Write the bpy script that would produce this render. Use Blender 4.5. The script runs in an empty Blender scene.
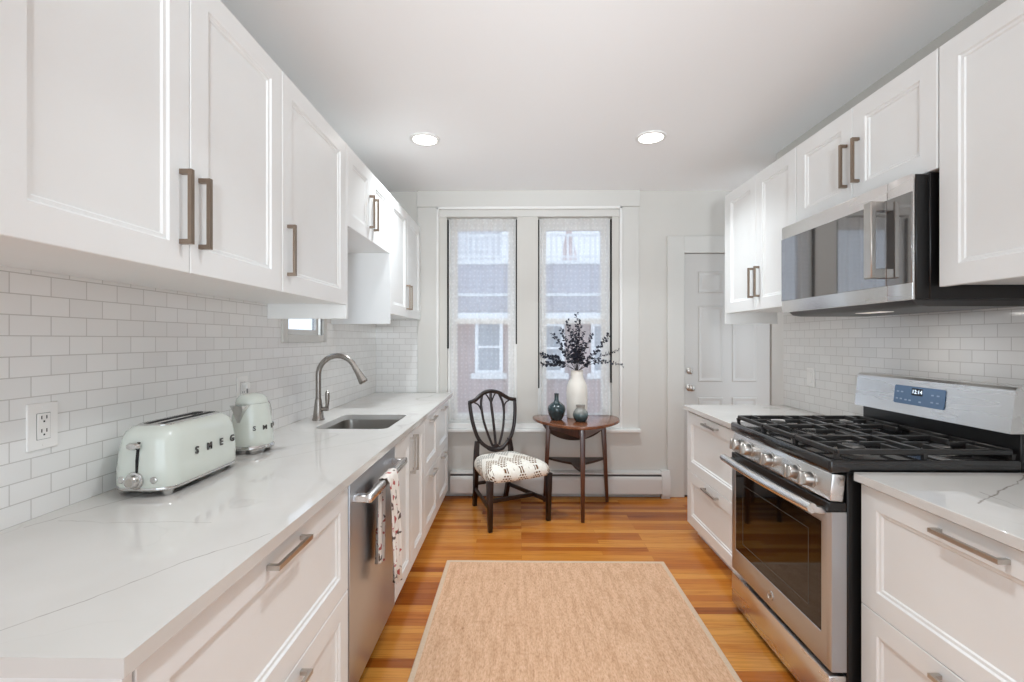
import bpy, bmesh, math, random
from mathutils import Vector, Matrix
random.seed(7)
S = bpy.context.scene
COL = S.collection
PI = math.pi

# ------------------------------------------------------------------ camera, sky, lights, exposure
cam_d = bpy.data.cameras.new('camera')
cam = bpy.data.objects.new('camera', cam_d)
COL.objects.link(cam)
cam.location = (0, 0, 1.38)
cam.rotation_euler = (PI / 2, 0, 0.014)
cam_d.sensor_width = 36.0
cam_d.lens = 36.0 * 465.0 / 1024.0
cam_d.shift_y = -1.5 / 1024.0
cam_d.clip_start = 0.02
cam_d.clip_end = 300
S.camera = cam

world = bpy.data.worlds.new('overcast_sky')
S.world = world
world.use_nodes = True
bg = world.node_tree.nodes['Background']
bg.inputs['Color'].default_value = (0.80, 0.905, 1.0, 1)
bg.inputs['Strength'].default_value = 2.25

S.view_settings.view_transform = 'Standard'
S.view_settings.look = 'None'
S.view_settings.gamma = 1.0
S.view_settings.use_curve_mapping = False
S.view_settings.exposure = 0.12
LAMP_W = 8.0          # watts of each recessed downlight and each added ceiling lamp
# added fill lamp behind the camera, turned up to brighten ceiling and room
fl_d = bpy.data.lights.new('added_bounce_fill', 'AREA')
fl_d.shape = 'DISK'
fl_d.size = 0.4
fl_d.spread = math.radians(60)
fl_d.energy = 12.5
fl_d.color = (0.86, 0.94, 1.0)
fl = bpy.data.objects.new('added_bounce_fill', fl_d)
COL.objects.link(fl)
fl.location = (0.2, -1.2, 1.55)
fl.rotation_euler = (math.radians(90 + 14.5), 0, 0)
S.cycles.use_denoising = True
S.cycles.max_bounces = 10
S.cycles.diffuse_bounces = 6
S.cycles.glossy_bounces = 5
S.cycles.transparent_max_bounces = 16
S.cycles.caustics_reflective = False
S.cycles.caustics_refractive = False
S.cycles.sample_clamp_indirect = 6.0

# ------------------------------------------------------------------ helpers
def lin(c):
    def f(v):
        v /= 255.0
        return v / 12.92 if v <= 0.04045 else ((v + 0.055) / 1.055) ** 2.4
    return (f(c[0]), f(c[1]), f(c[2]), 1.0)

class NT:
    """small wrapper round a material's node tree"""
    def __init__(self, name):
        self.m = bpy.data.materials.new(name)
        self.m.use_nodes = True
        self.t = self.m.node_tree
        self.b = self.t.nodes['Principled BSDF']
        self.out = self.t.nodes['Material Output']
    def n(self, typ, **kw):
        nd = self.t.nodes.new(typ)
        for k, v in kw.items():
            if k.startswith('i_'):
                nd.inputs[k[2:].replace('_', ' ')].default_value = v
            else:
                setattr(nd, k, v)
        return nd
    def l(self, a, b):
        self.t.links.new(a, b)
    def obj(self):
        return self.n('ShaderNodeTexCoord').outputs['Object']
    def mapping(self, vec, scale=(1, 1, 1), loc=(0, 0, 0), rot=(0, 0, 0)):
        mp = self.n('ShaderNodeMapping')
        mp.inputs['Scale'].default_value = scale
        mp.inputs['Location'].default_value = loc
        mp.inputs['Rotation'].default_value = rot
        self.l(vec, mp.inputs['Vector'])
        return mp.outputs['Vector']
    def math(self, op, a, b=None, c=None):
        nd = self.n('ShaderNodeMath', operation=op)
        for i, v in enumerate((a, b, c)):
            if v is None:
                continue
            if isinstance(v, (int, float)):
                nd.inputs[i].default_value = v
            else:
                self.l(v, nd.inputs[i])
        return nd.outputs[0]
    def mix(self, fac, a, b, typ='MIX'):
        nd = self.n('ShaderNodeMix', data_type='RGBA', blend_type=typ)
        if isinstance(fac, (int, float)):
            nd.inputs[0].default_value = fac
        else:
            self.l(fac, nd.inputs[0])
        for sock, v in ((nd.inputs[6], a), (nd.inputs[7], b)):
            if isinstance(v, tuple):
                sock.default_value = v
            else:
                self.l(v, sock)
        return nd.outputs[2]
    def ramp(self, fac, stops):
        nd = self.n('ShaderNodeValToRGB')
        e = nd.color_ramp.elements
        while len(e) < len(stops):
            e.new(0.5)
        for el, (p, c) in zip(e, stops):
            el.position = p
            el.color = c
        self.l(fac, nd.inputs[0])
        return nd.outputs[0]
    def noise(self, vec, scale, detail=3, rough=0.5, dist=0.0):
        nd = self.n('ShaderNodeTexNoise')
        nd.inputs['Scale'].default_value = scale
        nd.inputs['Detail'].default_value = detail
        nd.inputs['Roughness'].default_value = rough
        nd.inputs['Distortion'].default_value = dist
        self.l(vec, nd.inputs['Vector'])
        return nd.outputs['Fac']
    def bump(self, h, strength=0.3, dist=0.002):
        nd = self.n('ShaderNodeBump')
        nd.inputs['Strength'].default_value = strength
        nd.inputs['Distance'].default_value = dist
        self.l(h, nd.inputs['Height'])
        self.l(nd.outputs[0], self.b.inputs['Normal'])

def mat(name, rgb, rough=0.5, metal=0.0, coat=0.0, spec=0.5, vary=0.0, vscale=8.0):
    """a plain surface; vary adds a faint procedural unevenness"""
    t = NT(name)
    t.b.inputs['Base Color'].default_value = lin(rgb)
    t.b.inputs['Roughness'].default_value = rough
    t.b.inputs['Metallic'].default_value = metal
    t.b.inputs['Coat Weight'].default_value = coat
    t.b.inputs['Coat Roughness'].default_value = 0.05
    t.b.inputs['Specular IOR Level'].default_value = spec
    if vary:
        f = t.noise(t.obj(), vscale, 3)
        a = tuple(max(0, v - vary * 255) for v in rgb)
        b = tuple(min(255, v + vary * 255) for v in rgb)
        t.l(t.ramp(f, [(0.3, lin(a)), (0.7, lin(b))]), t.b.inputs['Base Color'])
    return t.m

def brushed(name, rgb, rough=0.28, axis=1, strength=0.02):
    t = NT(name)
    t.b.inputs['Metallic'].default_value = 1.0
    sc = [14, 14, 14]
    sc[axis] = 1.5
    f = t.noise(t.mapping(t.obj(), tuple(sc)), 1.0, 2)
    t.b.inputs['Base Color'].default_value = lin(rgb)
    t.l(t.ramp(f, [(0.3, (rough * .94,) * 3 + (1,)), (0.7, (rough * 1.06,) * 3 + (1,))]), t.b.inputs['Roughness'])
    return t.m

def tile_mat(name, plane, u0):
    """glossy subway tile; plane picks the two object axes"""
    t = NT(name)
    sp = t.n('ShaderNodeSeparateXYZ')
    t.l(t.obj(), sp.inputs[0])
    cb = t.n('ShaderNodeCombineXYZ')
    t.l(t.math('SUBTRACT', sp.outputs[plane], u0), cb.inputs[0])
    t.l(t.math('SUBTRACT', sp.outputs[2], 0.915), cb.inputs[1])
    br = t.n('ShaderNodeTexBrick', offset=0.5, offset_frequency=2)
    t.l(cb.outputs[0], br.inputs['Vector'])
    br.inputs['Scale'].default_value = 1.0
    br.inputs['Brick Width'].default_value = 0.1030
    br.inputs['Row Height'].default_value = 0.0527
    br.inputs['Mortar Size'].default_value = 0.0013
    br.inputs['Mortar Smooth'].default_value = 0.15
    br.inputs['Bias'].default_value = 0.0
    br.inputs['Color1'].default_value = lin((238, 237, 235))
    br.inputs['Color2'].default_value = lin((232, 231, 229))
    br.inputs['Mortar'].default_value = lin((196, 193, 189))
    t.l(br.outputs['Color'], t.b.inputs['Base Color'])
    t.l(t.ramp(br.outputs['Fac'], [(0, (0.09,) * 3 + (1,)), (1, (0.7,) * 3 + (1,))]), t.b.inputs['Roughness'])
    inv = t.math('SUBTRACT', 1.0, br.outputs['Fac'])
    wob = t.math('MULTIPLY', t.noise(t.obj(), 18.0, 2), 0.25)
    t.bump(t.math('ADD', inv, wob), 0.45, 0.0022)
    return t.m

def quartz_mat():
    t = NT('white_quartz')
    o = t.obj()
    warp = t.n('ShaderNodeTexNoise')
    warp.inputs['Scale'].default_value = 2.1
    warp.inputs['Detail'].default_value = 5
    t.l(o, warp.inputs['Vector'])
    va = t.n('ShaderNodeVectorMath', operation='SCALE')
    t.l(warp.outputs['Color'], va.inputs[0])
    va.inputs['Scale'].default_value = 0.32
    vb = t.n('ShaderNodeVectorMath', operation='ADD')
    t.l(o, vb.inputs[0])
    t.l(va.outputs[0], vb.inputs[1])
    # the vein: where a smooth field crosses its middle
    f1 = t.noise(t.mapping(vb.outputs[0], (1.5, 1.0, 1.0), (0.35, 0.1, 0), (0, 0, 0.5)), 1.55, 1.0, 0.4)
    d1 = t.math('ABSOLUTE', t.math('SUBTRACT', f1, 0.5))
    v1 = t.ramp(d1, [(0.0, (1, 1, 1, 1)), (0.009, (0, 0, 0, 1))])
    f2 = t.noise(t.mapping(vb.outputs[0], (1.2, 1.3, 1), (3.1, 1.7, 0)), 2.6, 1.0, 0.4)
    d2 = t.math('ABSOLUTE', t.math('SUBTRACT', f2, 0.5))
    v2 = t.ramp(d2, [(0.0, (1, 1, 1, 1)), (0.005, (0, 0, 0, 1))])
    br = t.ramp(t.noise(t.mapping(o, (1, 1, 1), (2.2, .7, 0)), 2.4, 2), [(0.42, (0, 0, 0, 1)), (0.62, (1, 1, 1, 1))])
    veins = t.math('ADD', t.math('MULTIPLY', v1, t.math('MULTIPLY_ADD', br, 0.22, 0.03)), t.math('MULTIPLY', v2, t.math('MULTIPLY', br, 0.06)))
    # the long veins that run across the slabs
    gp = t.n('ShaderNodeNewGeometry').outputs['Position']
    sp = t.n('ShaderNodeSeparateXYZ')
    t.l(gp, sp.inputs[0])
    wig = t.math('ADD', t.math('MULTIPLY', t.math('SUBTRACT', t.noise(gp, 6.0, 3), 0.5), 0.05), t.math('MULTIPLY', t.math('SUBTRACT', t.noise(gp, 45.0, 2), 0.5), 0.008))
    brk = t.ramp(t.noise(t.mapping(gp, (1, 1, 1), (7, 3, 0)), 9.0, 3), [(0.3, (0.25,) * 3 + (1,)), (0.6, (1, 1, 1, 1))])
    for x0, y0, x1, y1, w, st in ((-0.87, 0.675, -0.60, 1.11, 0.0022, 0.55), (-1.215, 1.13, -1.13, 1.40, 0.0035, 0.6), (-1.18, 1.17, -0.78, 1.165, 0.0022, 0.45), (-1.0, 1.75, -0.6, 2.25, 0.003, 0.3), (-0.95, 2.95, -0.6, 3.5, 0.003, 0.3),
                                  (1.30, 1.34, 1.76, 1.62, 0.004, 0.6), (1.41, 1.44, 1.385, 1.26, 0.003, 0.5), (1.22, 2.6, 1.8, 3.1, 0.003, 0.3)):
        L = math.hypot(x1 - x0, y1 - y0)
        ux, uy = (x1 - x0) / L, (y1 - y0) / L
        along = t.math('SUBTRACT', t.math('MULTIPLY_ADD', sp.outputs[0], ux, t.math('MULTIPLY', sp.outputs[1], uy)), ux * x0 + uy * y0)
        off = t.math('SUBTRACT', t.math('MULTIPLY_ADD', sp.outputs[0], -uy, t.math('MULTIPLY', sp.outputs[1], ux)), -uy * x0 + ux * y0)
        dist = t.math('ABSOLUTE', t.math('ADD', off, wig))
        line = t.math('MAXIMUM', t.math('SUBTRACT', 1.0, t.math('DIVIDE', dist, w)), 0.0)
        ends = t.math('MULTIPLY', t.math('GREATER_THAN', along, 0.0), t.math('LESS_THAN', along, L))
        veins = t.math('ADD', veins, t.math('MULTIPLY', t.math('MULTIPLY', t.math('MULTIPLY', line, ends), brk), st * 1.5))
    cloud = t.ramp(t.noise(vb.outputs[0], 3.0, 3), [(0.3, lin((208, 205, 200))), (0.7, lin((217, 214, 210)))])
    col = t.mix(t.math('MINIMUM', veins, 0.75), cloud, lin((124, 112, 102)))
    t.l(col, t.b.inputs['Base Color'])
    t.b.inputs['Roughness'].default_value = 0.045
    return t.m

def floor_mat():
    t = NT('oak_strip_floor')
    o = t.obj()
    br = t.n('ShaderNodeTexBrick', offset=0.37, offset_frequency=3)
    t.l(t.mapping(o, (1, 1, 1), (3.3, 2.02, 0)), br.inputs['Vector'])
    br.inputs['Scale'].default_value = 1.0
    br.inputs['Brick Width'].default_value = 0.83
    br.inputs['Row Height'].default_value = 0.0575
    br.inputs['Mortar Size'].default_value = 0.0006
    br.inputs['Mortar Smooth'].default_value = 0.3
    br.inputs['Color1'].default_value = (0, 0, 0, 1)
    br.inputs['Color2'].default_value = (1, 1, 1, 1)
    br.inputs['Mortar'].default_value = (0.5, 0.5, 0.5, 1)
    plank = t.ramp(br.outputs['Color'], [(0.0, lin((152, 80, 24))), (0.3, lin((186, 109, 38))), (0.65, lin((202, 130, 52))), (1.0, lin((216, 150, 70)))])
    # each plank's grain is shifted by the plank's own tone
    sp = t.n('ShaderNodeSeparateXYZ')
    t.l(o, sp.inputs[0])
    cb = t.n('ShaderNodeCombineXYZ')
    t.l(t.math('MULTIPLY', sp.outputs[0], 2.2), cb.inputs[0])
    t.l(t.math('MULTIPLY', sp.outputs[1], 42.0), cb.inputs[1])
    t.l(t.math('MULTIPLY', br.outputs['Color'], 17.0), cb.inputs[2])
    g = t.noise(cb.outputs[0], 1.6, 5, 0.6, 0.6)
    grain = t.ramp(g, [(0.30, lin((205, 180, 150))), (0.52, (1, 1, 1, 1)), (1, (1, 1, 1, 1))])
    col = t.mix(0.75, plank, grain, 'MULTIPLY')
    big = t.ramp(t.noise(o, 1.7, 2), [(0.3, lin((232, 222, 210))), (0.7, (1, 1, 1, 1))])
    col = t.mix(0.6, col, big, 'MULTIPLY')
    seam = t.math('MULTIPLY', br.outputs['Fac'], 0.6)
    col = t.mix(seam, col, lin((92, 52, 20)))
    t.l(col, t.b.inputs['Base Color'])
    t.b.inputs['Roughness'].default_value = 0.2
    t.b.inputs['Specular IOR Level'].default_value = 0.5
    t.bump(t.math('SUBTRACT', 1.0, br.outputs['Fac']), 0.25, 0.0006)
    return t.m

def jute_mat():
    t = NT('woven_jute')
    o = t.obj()
    w1 = t.n('ShaderNodeTexWave', wave_type='BANDS', bands_direction='Y')
    t.l(o, w1.inputs['Vector'])
    w1.inputs['Scale'].default_value = 62
    w1.inputs['Distortion'].default_value = 1.5
    w1.inputs['Detail'].default_value = 2
    w1.inputs['Detail Scale'].default_value = 2
    n1 = t.noise(t.mapping(o, (150, 45, 1)), 1.0, 3, 0.65)
    n2 = t.noise(t.mapping(o, (40, 6, 1)), 1.0, 3, 0.6)
    c = t.ramp(n1, [(0.28, lin((192, 148, 116))), (0.5, lin((218, 177, 144))), (0.75, lin((230, 196, 168)))])
    c = t.mix(0.5, c, t.ramp(n2, [(0.3, lin((208, 190, 172))), (0.6, (1, 1, 1, 1))]), 'MULTIPLY')
    slub = t.ramp(t.noise(t.mapping(o, (42, 19, 1), (5, 2, 0)), 1.0, 2), [(0.24, (1, 1, 1, 1)), (0.29, (0, 0, 0, 1))])
    c = t.mix(t.math('MULTIPLY', slub, 0.55), c, lin((140, 92, 55)))
    t.l(c, t.b.inputs['Base Color'])
    t.b.inputs['Roughness'].default_value = 0.95
    t.b.inputs['Specular IOR Level'].default_value = 0.1
    t.bump(t.math('ADD', t.math('MULTIPLY', w1.outputs['Fac'], 0.5), n1), 0.6, 0.003)
    return t.m

def wood_mat(name, dark, light, axis=2, rough=0.3, scale=1.0):
    t = NT(name)
    sc = [28 * scale, 28 * scale, 28 * scale]
    sc[axis] = 2.2 * scale
    f = t.noise(t.mapping(t.obj(), tuple(sc)), 1.0, 5, 0.6, 0.8)
    t.l(t.ramp(f, [(0.3, lin(dark)), (0.7, lin(light))]), t.b.inputs['Base Color'])
    t.b.inputs['Roughness'].default_value = rough
    t.b.inputs['Coat Weight'].default_value = 0.25
    t.b.inputs['Coat Roughness'].default_value = 0.15
    t.bump(f, 0.08, 0.0006)
    return t.m

def seat_mat():
    """off-white upholstery with rows of small dashes that step up into zigzag trees"""
    t = NT('zigzag_upholstery')
    o = t.obj()
    sp = t.n('ShaderNodeSeparateXYZ')
    t.l(o, sp.inputs[0])
    u = sp.outputs[0]
    v = t.math('SUBTRACT', sp.outputs[2], sp.outputs[1])      # runs over the top and down the front
    cb = t.n('ShaderNodeCombineXYZ')
    t.l(u, cb.inputs[0])
    t.l(v, cb.inputs[1])
    br = t.n('ShaderNodeTexBrick', offset=0.5, offset_frequency=2)
    t.l(cb.outputs[0], br.inputs['Vector'])
    br.inputs['Scale'].default_value = 1.0
    br.inputs['Brick Width'].default_value = 0.024
    br.inputs['Row Height'].default_value = 0.019
    br.inputs['Mortar Size'].default_value = 0.0040
    br.inputs['Mortar Smooth'].default_value = 0.1
    dash = t.math('SUBTRACT', 1.0, br.outputs['Fac'])
    tri = t.math('PINGPONG', u, 0.062)
    zz = t.math('FRACT', t.math('DIVIDE', t.math('ADD', v, t.math('MULTIPLY', tri, 1.75)), 0.205))
    band = t.math('LESS_THAN', zz, 0.60)
    m = t.math('MULTIPLY', dash, band)
    front = t.ramp(t.math('MULTIPLY_ADD', sp.outputs[1], 2.2, 0.5), [(0.0, lin((104, 66, 24))), (0.3, lin((130, 90, 40))), (0.55, lin((122, 116, 112))), (1, lin((130, 130, 132)))])
    base = t.ramp(t.noise(o, 60, 2), [(0.3, lin((232, 226, 214))), (0.7, lin((244, 240, 232)))])
    t.l(t.mix(m, base, front), t.b.inputs['Base Color'])
    t.b.inputs['Roughness'].default_value = 0.85
    t.bump(t.noise(o, 500, 2), 0.2, 0.001)
    return t.m

def towel_mat():
    t = NT('printed_tea_towel')
    o = t.obj()
    f = t.noise(o, 30, 2)
    f2 = t.noise(t.mapping(o, (1, 1, 1), (4, 9, 2)), 26, 2)
    c = t.mix(t.ramp(f, [(0.60, (0, 0, 0, 1)), (0.63, (1, 1, 1, 1))]), lin((236, 228, 220)), lin((178, 88, 84)))
    c = t.mix(t.ramp(f2, [(0.62, (0, 0, 0, 1)), (0.65, (1, 1, 1, 1))]), c, lin((92, 74, 66)))
    t.l(c, t.b.inputs['Base Color'])
    t.b.inputs['Roughness'].default_value = 0.9
    return t.m

def sheer_mat():
    """lace: threads that let most of the light through, with a grid of small denser dots"""
    t = NT('sheer_lace')
    sp = t.n('ShaderNodeSeparateXYZ')
    t.l(t.obj(), sp.inputs[0])
    cb = t.n('ShaderNodeCombineXYZ')
    t.l(sp.outputs[0], cb.inputs[0])
    t.l(sp.outputs[2], cb.inputs[1])
    vo = t.n('ShaderNodeTexVoronoi', voronoi_dimensions='2D', feature='F1')
    vo.inputs['Scale'].default_value = 26
    vo.inputs['Randomness'].default_value = 0.35
    t.l(cb.outputs[0], vo.inputs['Vector'])
    dot = t.ramp(vo.outputs['Distance'], [(0.12, (1, 1, 1, 1)), (0.30, (0, 0, 0, 1))])
    nz = t.noise(t.mapping(t.obj(), (260, 1, 260)), 1.0, 1)
    hem = t.math('GREATER_THAN', sp.outputs[2], 2.395)
    fac = t.math('ADD', t.math('MULTIPLY_ADD', dot, 0.06, 0.43), t.math('MULTIPLY', nz, 0.16))
    fac = t.math('ADD', fac, t.math('MULTIPLY', hem, 0.2))
    d = t.n('ShaderNodeBsdfDiffuse')
    d.inputs['Color'].default_value = lin((246, 245, 243))
    tl = t.n('ShaderNodeBsdfTranslucent')
    tl.inputs['Color'].default_value = lin((250, 249, 248))
    ms = t.n('ShaderNodeMixShader')
    ms.inputs[0].default_value = 0.7
    t.l(d.outputs[0], ms.inputs[1])
    t.l(tl.outputs[0], ms.inputs[2])
    tr = t.n('ShaderNodeBsdfTransparent')
    m2 = t.n('ShaderNodeMixShader')
    t.l(fac, m2.inputs[0])
    t.l(tr.outputs[0], m2.inputs[1])
    t.l(ms.outputs[0], m2.inputs[2])
    t.l(m2.outputs[0], t.out.inputs['Surface'])
    return t.m

def glass_mat(name='window_glass', tint=(224, 226, 230)):
    t = NT(name)
    tr = t.n('ShaderNodeBsdfTransparent')
    tr.inputs['Color'].default_value = lin(tint)
    gl = t.n('ShaderNodeBsdfGlossy')
    gl.inputs['Roughness'].default_value = 0.02
    fr = t.n('ShaderNodeFresnel')
    fr.inputs['IOR'].default_value = 1.4
    ms = t.n('ShaderNodeMixShader')
    geo = t.n('ShaderNodeNewGeometry')
    t.l(t.math('MULTIPLY', fr.outputs[0], t.math('SUBTRACT', 1.0, geo.outputs['Backfacing'])), ms.inputs[0])
    t.l(tr.outputs[0], ms.inputs[1])
    t.l(gl.outputs[0], ms.inputs[2])
    t.l(ms.outputs[0], t.out.inputs['Surface'])
    return t.m

def brick_mat():
    t = NT('red_brick')
    sp = t.n('ShaderNodeSeparateXYZ')
    t.l(t.obj(), sp.inputs[0])
    cb = t.n('ShaderNodeCombineXYZ')
    t.l(sp.outputs[0], cb.inputs[0])
    t.l(sp.outputs[2], cb.inputs[1])
    br = t.n('ShaderNodeTexBrick', offset=0.5, offset_frequency=2)
    t.l(cb.outputs[0], br.inputs['Vector'])
    br.inputs['Scale'].default_value = 1.0
    br.inputs['Brick Width'].default_value = 0.21
    br.inputs['Row Height'].default_value = 0.074
    br.inputs['Mortar Size'].default_value = 0.006
    br.inputs['Color1'].default_value = lin((146, 98, 90))
    br.inputs['Color2'].default_value = lin((172, 124, 114))
    br.inputs['Mortar'].default_value = lin((176, 164, 156))
    w = t.ramp(t.noise(t.obj(), 1.4, 3), [(0.35, lin((190, 190, 195))), (0.7, (1, 1, 1, 1))])
    t.l(t.mix(0.8, br.outputs['Color'], w, 'MULTIPLY'), t.b.inputs['Base Color'])
    t.b.inputs['Roughness'].default_value = 0.9
    return t.m

def siding_mat(name, rgb, pitch=0.14, sunk=0.82):
    t = NT(name)
    sp = t.n('ShaderNodeSeparateXYZ')
    t.l(t.obj(), sp.inputs[0])
    fr = t.math('FRACT', t.math('DIVIDE', sp.outputs[2], pitch))
    ln = t.math('LESS_THAN', fr, 0.12)
    t.l(t.mix(ln, lin(rgb), lin(tuple(v * sunk for v in rgb))), t.b.inputs['Base Color'])
    t.b.inputs['Roughness'].default_value = 0.8
    t.bump(fr, 0.4, 0.02)
    return t.m

def glazed_mat():
    """teal glaze that pales to bare grey clay at the neck"""
    t = NT('reactive_glaze')
    sp = t.n('ShaderNodeSeparateXYZ')
    t.l(t.obj(), sp.inputs[0])
    h = t.math('ADD', t.math('DIVIDE', sp.outputs[2], 0.131), t.math('MULTIPLY', t.math('SUBTRACT', t.noise(t.obj(), 22, 4), 0.5), 0.35))
    c = t.ramp(h, [(0.15, lin((44, 60, 62))), (0.42, lin((78, 96, 98))), (0.58, lin((126, 130, 126))), (0.9, lin((152, 147, 140)))])
    t.l(c, t.b.inputs['Base Color'])
    t.b.inputs['Roughness'].default_value = 0.22
    return t.m

M = {}
M['wall'] = mat('wall_paint', (206, 203, 197), 0.6, vary=0.006, vscale=2)
M['ceiling'] = mat('ceiling_paint', (246, 246, 246), 0.8)
M['trim'] = mat('trim_paint', (209, 207, 202), 0.4)
M['bead'] = mat('bead_paint', (232, 231, 228), 0.35)
M['cabinet'] = mat('white_cabinet_paint', (236, 237, 236), 0.32, vary=0.003)
M['door_paint'] = mat('door_paint', (198, 195, 191), 0.4)
M['heater'] = mat('enamelled_metal', (208, 204, 200), 0.4)
M['black'] = mat('black_metal', (22, 21, 21), 0.35)
M['gap'] = mat('dark_gap', (28, 26, 25), 0.8)
M['void'] = mat('matt_black', (14, 13, 13), 0.7)
M['cast'] = mat('cast_iron', (34, 32, 31), 0.42, spec=0.6, vary=0.02, vscale=60)
M['enamel'] = mat('black_enamel', (26, 25, 26), 0.16, coat=0.5)
M['steel'] = brushed('brushed_steel', (226, 225, 224), 0.27, 1)
M['steel_v'] = brushed('brushed_steel_upright', (192, 194, 198), 0.36, 2)
M['nickel'] = brushed('brushed_nickel', (196, 191, 185), 0.3, 1, 0.04)
M['pewter'] = brushed('aged_pewter', (146, 130, 116), 0.36, 2, 0.04)
M['faucet'] = brushed('stainless_faucet', (160, 154, 148), 0.26, 2, 0.03)
M['chrome'] = mat('chrome', (212, 211, 209), 0.1, 1.0)
M['basin'] = brushed('sink_steel', (172, 168, 163), 0.3, 0, 0.04)
M['mint'] = mat('pale_mint_enamel', (216, 221, 212), 0.12, coat=0.6)
M['letters'] = mat('grey_metal_letters', (104, 102, 100), 0.25, 0.8)
M['plastic'] = mat('white_plastic', (240, 238, 235), 0.3)
M['grey_plastic'] = mat('grey_plastic', (128, 127, 126), 0.4)
M['tray'] = mat('dark_grey_tray', (78, 76, 75), 0.4, 0.6)
M['fin'] = mat('heater_fins', (84, 81, 79), 0.7)
M['black_glass'] = mat('black_glass', (12, 11, 11), 0.05, spec=0.5)
M['smoked_glass'] = mat('smoked_mirror_glass', (150, 148, 147), 0.035, metal=0.85)
M['lcd'] = mat('blue_grey_panel', (94, 120, 152), 0.25)
M['lcd_dark'] = mat('display_window', (14, 22, 36), 0.2)
M['lcd_icon'] = mat('pale_key_print', (150, 172, 200), 0.4)
M['quartz'] = quartz_mat()
M['floor'] = floor_mat()
M['jute'] = jute_mat()
M['binding'] = mat('rug_binding', (204, 178, 152), 0.9, vary=0.02, vscale=90)
M['mahogany'] = wood_mat('dark_mahogany', (20, 9, 7), (38, 17, 12), 2, 0.36)
M['walnut'] = wood_mat('walnut', (58, 27, 13), (96, 50, 27), 2, 0.3)
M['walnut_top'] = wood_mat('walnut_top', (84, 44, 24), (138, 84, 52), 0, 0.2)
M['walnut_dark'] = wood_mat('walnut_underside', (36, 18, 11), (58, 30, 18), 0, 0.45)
M['fabric'] = seat_mat()
M['towel'] = towel_mat()
M['sheer'] = sheer_mat()
M['glass'] = glass_mat()
M['stoneware'] = mat('cream_stoneware', (226, 221, 212), 0.45, vary=0.012, vscale=14)
M['teal'] = mat('teal_glaze', (38, 56, 60), 0.2, coat=0.4, vary=0.03, vscale=30)
M['glazed'] = glazed_mat()
M['leaf'] = mat('dark_slate_leaf', (40, 42, 54), 0.55, vary=0.02, vscale=40)
M['twig'] = mat('dark_twig', (52, 42, 40), 0.7)
M['brick'] = brick_mat()
M['stone'] = mat('pale_stone', (226, 224, 222), 0.8)
M['ext_white'] = mat('white_exterior_paint', (238, 239, 240), 0.6)
M['ext_grey'] = siding_mat('grey_clapboard', (176, 176, 190), 0.16)
M['ext_pale'] = siding_mat('pale_clapboard', (226, 228, 234), 0.3)
M['church'] = mat('red_slate', (206, 176, 172), 0.8, vary=0.04, vscale=1)
M['ext_glass'] = mat('dark_window_pane', (128, 140, 152), 0.12)
M['tile_yz_left'] = tile_mat('subway_tile_left', 1, 1.1826 - 0.0515)
M['tile_yz_right'] = tile_mat('subway_tile_right', 1, 1.857)
M['tile_xz'] = tile_mat('subway_tile_back', 0, -1.258)
def emit(name, rgb, s):
    t = NT(name)
    t.b.inputs['Base Color'].default_value = lin(rgb)
    t.b.inputs['Emission Color'].default_value = lin(rgb)
    t.b.inputs['Emission Strength'].default_value = s
    return t.m
M['lamp'] = emit('lit_diffuser', (255, 250, 244), 6.0)
M['digits'] = emit('lit_digits', (225, 240, 255), 1.2)

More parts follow.
